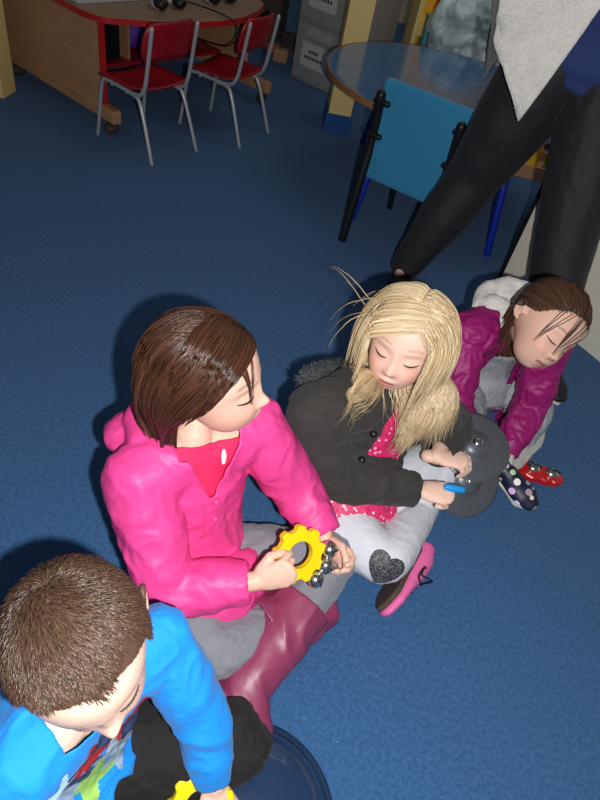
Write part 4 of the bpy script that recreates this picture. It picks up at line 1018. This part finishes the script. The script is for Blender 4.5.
coat3 = garment(D, p3, 'coat', M['magenta_coat'], 0.020, hem=(V((0, 0, -0.01)), (0.150, 0.130)), sleeve_over=0.012, sleeve_end=0.026, wr=(0.0055, 15), opening=opn3)
pb = PB(); c = D.spine(0.95)-D.front*0.06
pts = []
for a in range(-140, 141, 20):
    r_ = math.radians(a+180); pts.append(D.spine(0.95)+D.left*0.085*math.sin(r_)+D.front*(0.085*math.cos(r_)-0.035)+D.up*0.02)
P_ = catmull(pts, 3); pb.tube(P_, [(0.034, 0.026)]*len(P_), ref=D.up, seg=14)
pb.ell(c-D.front*0.045+D.left*-0.01, (0.075, 0.045, 0.05), Matrix((D.left, D.front, D.up)).transposed())
pb.ell(U(493, 312, 0.385), (0.046, 0.04, 0.05), Matrix((D.left, D.front, D.up)).transposed())
me = union(pb, 0.0045, 3); wrinkle(me, 0.005, 14, 3); wrinkle(me, 0.0015, 90, 3, ridge=False); hd = put('hood_lining', me, M['fleece'], coat3)
shoe(p3, U(497, 467, 0.03), U(532, 508, 0.012), CV(0.2, -0.2, 0.95), M['floral_navy'], M['pale_sole'], w=0.036, h=0.055)
shoe(p3, U(512, 466, 0.085), U(545, 425, 0.10), CV(0.0, 0.3, -0.9), M['floral_navy'], M['pale_sole'], w=0.040, h=0.045)
cols3 = dict(c0=(0.045, 0.020, 0.012), c1=(0.15, 0.072, 0.042))
hq = [grow_hair(H3, 4200, 0.20, pony((0.0, -0.118, -0.02), H3, rad=0.02), seed=21, K=20, faceguard=False, comb_w=1.2, grav=0.12, noise_w=0.07, clumps=240, clump=0.5, layer=(0.003, 0.015), lift=0.12, lenvar=0.3, **cols3)]
def combd(p, D): return unit(np.stack([np.full(len(p), 0.55), 0.15+0*p[:, 1], -np.ones(len(p))*0.8], 1))
hq.append(grow_hair(H3, 12, 0.14, combd, seed=23, K=20, comb_w=0.5, grav=0.3, noise_w=0.06, clumps=2, clump=0.9, layer=(0.004, 0.012), faceguard=False, region=lambda d: d[1] > 0.5 and d[2] > 0.5 and abs(d[0]) < 0.5, **cols3))
hair_object(hq, p3)

# ------------------------------------------------ boy
H4 = Head(U(82, 648, 0.50), CV(0.44, -0.77, 0.46), CV(0.08, 0.50, 0.86), 1.08)
YL = V((0.62, 0.78, 0)).normalized()
Y = mkB(pelvis=U(70, 785, 0.085), neck=U(80, 690, 0.385), shL=U(158, 640, 0.35), shR=U(18, 770, 0.36),
        elL=U(202, 715, 0.235), wrL=U(214, 786, 0.13), elR=U(20, 850, 0.2), wrR=U(110, 840, 0.13),
        knL=U(247, 735, 0.125), anL=U(165, 790, 0.05), toeL=U(190, 830, 0.03), knR=U(60, 880, 0.12), anR=U(150, 850, 0.05), toeR=U(190, 850, 0.035),
        plv_left=YL, k=1.06, back_bow=0.035)
hands = [dict(wrist=Y.wrL, d=CV(0.05, -0.8, 0.1), back=CV(0.3, 0.3, 0.9), side=-1, curl=(45, 50, 55, 60), thumb_open=25),
         dict(wrist=Y.wrR, d=CV(0.5, -0.3, 0.1), back=CV(0.0, 0.3, 0.9), side=1, curl=(45, 50, 55, 60))]
p4 = build_body(Y, H4, hands, (0.84, 0.56, 0.44), scalp=(0.10, 0.055, 0.035), brow=(0.2, 0.11, 0.07))
tag(p4, 'boy with short brown hair in a bright blue long-sleeved shirt, head bowed', 'person', 'children sitting on the carpet')
face_bits(H4, p4, 'boy')
pants(Y, p4, 'trousers', M['black_trousers'], g=0.012)
sh = garment(Y, p4, 'shirt', M['blue_shirt'], 0.011, hem=(V((0, 0, 0.03)), (0.125, 0.10)), sleeve_over=-0.012, sleeve_end=0.030, wr=(0.0035, 12), parent_thick=0.002, neckcut=0.97)
bv4 = bvh_of(sh); rg2 = random.Random(5)
def blob(ph, k=3, e=0.3):
    def f(u, v):
        a = math.atan2(v, u); return math.hypot(u, v) < 0.7+e*math.sin(k*a+ph)
    return f
patches = [(-0.055, 0.66, 'print_red', 0.035), (-0.02, 0.70, 'print_red', 0.032), (0.02, 0.72, 'print_red', 0.032), (0.055, 0.76, 'print_red', 0.030), (-0.035, 0.54, 'print_navy', 0.036), (0.015, 0.56, 'print_grey', 0.034), (0.06, 0.60, 'print_navy', 0.036),
           (-0.01, 0.42, 'print_green', 0.038), (0.045, 0.44, 'print_grey', 0.034), (-0.06, 0.44, 'print_grey', 0.03), (0.0, 0.80, 'print_navy', 0.022), (-0.08, 0.76, 'pale_blue', 0.028)]
for i, (l_, t_, m_, s_) in enumerate(patches):
    me = decal(bv4, Y.spine(t_)+Y.left*l_+Y.front*0.02, Y.front+Y.up*0.2, Y.up, blob(i*1.3, 3+i % 3, 0.22), 34, 0.0012+0.0002*i, s_*1.35, 0.10)
    if len(me.polygons): put('chest_print', me, M[m_], sh)
def comb4(p, D):
    W_ = np.array((0.01, -0.045, 0.095)); d = unit(p); v = p-W_; v = v+np.cross(d, v)*0.35+np.array((0, 0.02, 0)); return unit(v-d*(v*d).sum(1, keepdims=True))
hq = [grow_hair(H4, 13000, 0.019, comb4, seed=31, K=5, comb_w=0.8, grav=0.05, noise_w=0.12, clumps=900, clump=0.6, layer=(0.002, 0.007), lift=0.22, lenvar=0.4, c0=(0.028, 0.014, 0.009), c1=(0.125, 0.070, 0.043), r0=0.00075, faceguard=False, region=lambda d: d[1] < 0.3 or d[2] > 0.74+0.06*math.sin(d[0]*9))]
hair_object(hq, p4)
bell_ring(U(200, 806, 0.115), CV(0.3, 0.2, 0.93), CV(0, 1, 0), 'yellow plastic bell ring half hidden in the boy\'s hand', 2, first=200, step=30)

# dark blue tub in front of the boy
c = U(243, 822, 0.0); c.z = 0
pb = PB(); RR = 0.155
pb.lathe([(RR*0.97, 0.0), (RR*1.02, 0.006), (RR*1.0, 0.014), (RR*0.93, 0.03), (RR*0.86, 0.055), (RR*0.72, 0.068), (RR*0.4, 0.073), (0.001, 0.074)], 64, Matrix.Translation(c))
r = empty('tub', c); put('shell', pb.mesh(), M['blue_tub'], r)
pb = PB(); pb.lathe([(RR*1.0, 0.0), (RR*1.06, 0.002), (RR*1.07, 0.008), (RR*1.0, 0.012)], 64, Matrix.Translation(c)); put('rim', pb.mesh(), M['blue_tub'], r)
tag(r, 'upturned glossy dark blue plastic tub on the carpet by the boy\'s knee', 'tub')

# red bell block on the floor
c = U(530, 474, 0.0); ax = (U(556, 480, 0)-U(505, 464, 0)).normalized(); T = Matrix.Translation(V((c.x, c.y, 0))) @ Matrix((ax, V((-ax.y, ax.x, 0)), V((0, 0, 1)))).transposed().to_4x4()
r = empty('bell_block', (c.x, c.y, 0)); ol = []
for i in range(48):
    a = 2*math.pi*i/48; ol.append((0.092*math.copysign(abs(math.cos(a))**0.7, math.cos(a)), 0.031*math.copysign(abs(math.sin(a))**0.8, math.sin(a))*(1+0.15*math.cos(3*math.pi*0.092*math.cos(a)/0.046))))
pb = PB(); pb.prism(ol, 0.0, 0.022, T); o = put('body', pb.mesh(False), M['red_plastic'], r); o.modifiers.new('b', 'BEVEL').width = 0.004
for x in (-0.055, 0, 0.055):
    pb = PB(); pb.ell(T @ V((x, 0.004, 0.026)), (0.021, 0.019, 0.014)); bo = put('bell', pb.mesh(), M['chrome'], r)
    pb = PB(); pb.tube([T @ V((x-0.02, 0.004, 0.036)), T @ V((x, 0.004, 0.042)), T @ V((x+0.02, 0.004, 0.036))], [0.003]*3, seg=6); put('slit', pb.mesh(), M['dark_metal'], bo)
tag(r, 'red plastic bell block with three bells lying on the carpet', 'bells')

# ------------------------------------------------ adult
kA = 1.48
pel = V((0.60, 2.12, 0.86))
G = mkB(pelvis=pel, neck=V((0.66, 1.93, 1.33)), shL=V((0.83, 1.91, 1.29)), shR=V((0.47, 1.97, 1.29)),
        elL=V((0.98, 1.74, 1.22)), wrL=V((0.86, 1.55, 1.36)), elR=V((0.36, 1.78, 1.22)), wrR=V((0.52, 1.58, 1.36)),
        knL=U(567, 235, 0.43), anL=U(543, 345, 0.09), toeL=U(549, 400, 0.03), knR=U(473, 178, 0.44), anR=U(407, 264, 0.075), toeR=U(392, 285, 0.03),
        plv_left=V((0.98, -0.2, 0)).normalized(), k=kA, back_bow=0.02)
H5 = Head(G.neck+V((0.02, -0.06, 0.16)), V((-0.2, -0.8, -0.55)), V((0, -0.5, 0.85)), 1.15)
hands = [dict(wrist=G.wrL, d=V((-0.1, -0.8, -0.4)), back=V((0.5, -0.2, 0.8)), side=-1, curl=(25, 30, 35, 40), L=0.175), dict(wrist=G.wrR, d=V((0.1, -0.8, -0.4)), back=V((-0.5, -0.2, 0.8)), side=1, curl=(25, 30, 35, 40), L=0.175)]
p5 = build_body(G, H5, hands, SKIN, voxel=0.006)
tag(p5, 'standing adult in black leggings and an open jacket with white fleece lining', 'person')
pants(G, p5, 'leggings', M['black_leggings'], g=0.005, voxel=0.007, wr=(0.0012, 12), fat=1.38)
pb = PB(); torso(pb, G, 0.018, hem=(V((0, 0, 0.03)), (0.178, 0.15))); me = union(pb, 0.008, 4); l, f, t = G.tl(coords(me)); cut(me, t > 0.95); solid(put('top', me, M['navy_top'], p5), 0.003)
# jacket: shell open in front
def opn5(l, f, t): return (f > 0.0) & (l > -0.13+np.clip((t-0.5)*0.2, 0, 0.1)) & (l < 0.10)
jk = garment(G, p5, 'jacket', M['grey_jacket'], 0.028, hem=(V((0, 0.01, -0.06)), (0.21, 0.16)), sleeve_over=0.0, sleeve_end=0.045, voxel=0.008, wr=(0.006, 8), opening=opn5)
# the fleece-lined front panel hanging forward
def quad(a, b, c, d, n=24, amp=0.012):
    vs = []; fs = []
    for j in range(n+1):
        for i in range(n+1):
            u = i/n; v = j/n; p = a.lerp(b, u).lerp(d.lerp(c, u), v); p = p+V((0, -1, 0.2))*amp*math.sin(u*5+v*3)*math.sin(math.pi*v); vs.append(p)
    for j in range(n):
        for i in range(n): k = j*(n+1)+i; fs.append((k, k+1, k+n+2, k+n+1))
    return mesh(vs, fs)
def UY(px, py, y):           # where the sight line through a photo point meets the upright plane at depth y
    v = FW+(px-300)/FPX*RT+(400-py)/FPX*UP
    return CP+v*((y-CP.y)/v.y)
me = quad(UY(508, -60, 1.84), UY(650, -60, 1.84), UY(519, 121, 1.86), UY(494, 40, 1.90))
wrinkle(me, 0.006, 12, 5); o = put('fleece_panel', me, M['fleece'], jk); solid(o, 0.018, 0)
me = quad(UY(500, -60, 1.88), UY(520, -60, 1.87), UY(500, 55, 1.92), UY(484, 80, 1.95)); o = put('front_edge', me, M['grey_jacket'], jk); solid(o, 0.02, 0)
shoe(p5, G.anL+V((0.01, 0.05, -0.09)), V((U(557, 405, 0).x, U(557, 405, 0).y, 0.0)), V((0, 0, 1)), M['black_shoe'], M['white_rubber'], w=0.045, h=0.07)
shoe(p5, G.anR+V((0.0, 0.04, -0.09)), V((G.anR.x-0.03, G.anR.y-0.19, 0.0)), V((0, 0, 1)), M['black_shoe'], M['white_rubber'], w=0.045, h=0.07)
def comb5(p, D): return unit(np.array((0, -0.1, -1.0))+0*p)
hair_object([grow_hair(H5, 1500, 0.3, comb5, seed=41, K=14, comb_w=0.7, grav=0.4, noise_w=0.05, clumps=100, r0=0.002, c0=(0.06, 0.03, 0.02), c1=(0.12, 0.06, 0.04))], p5)
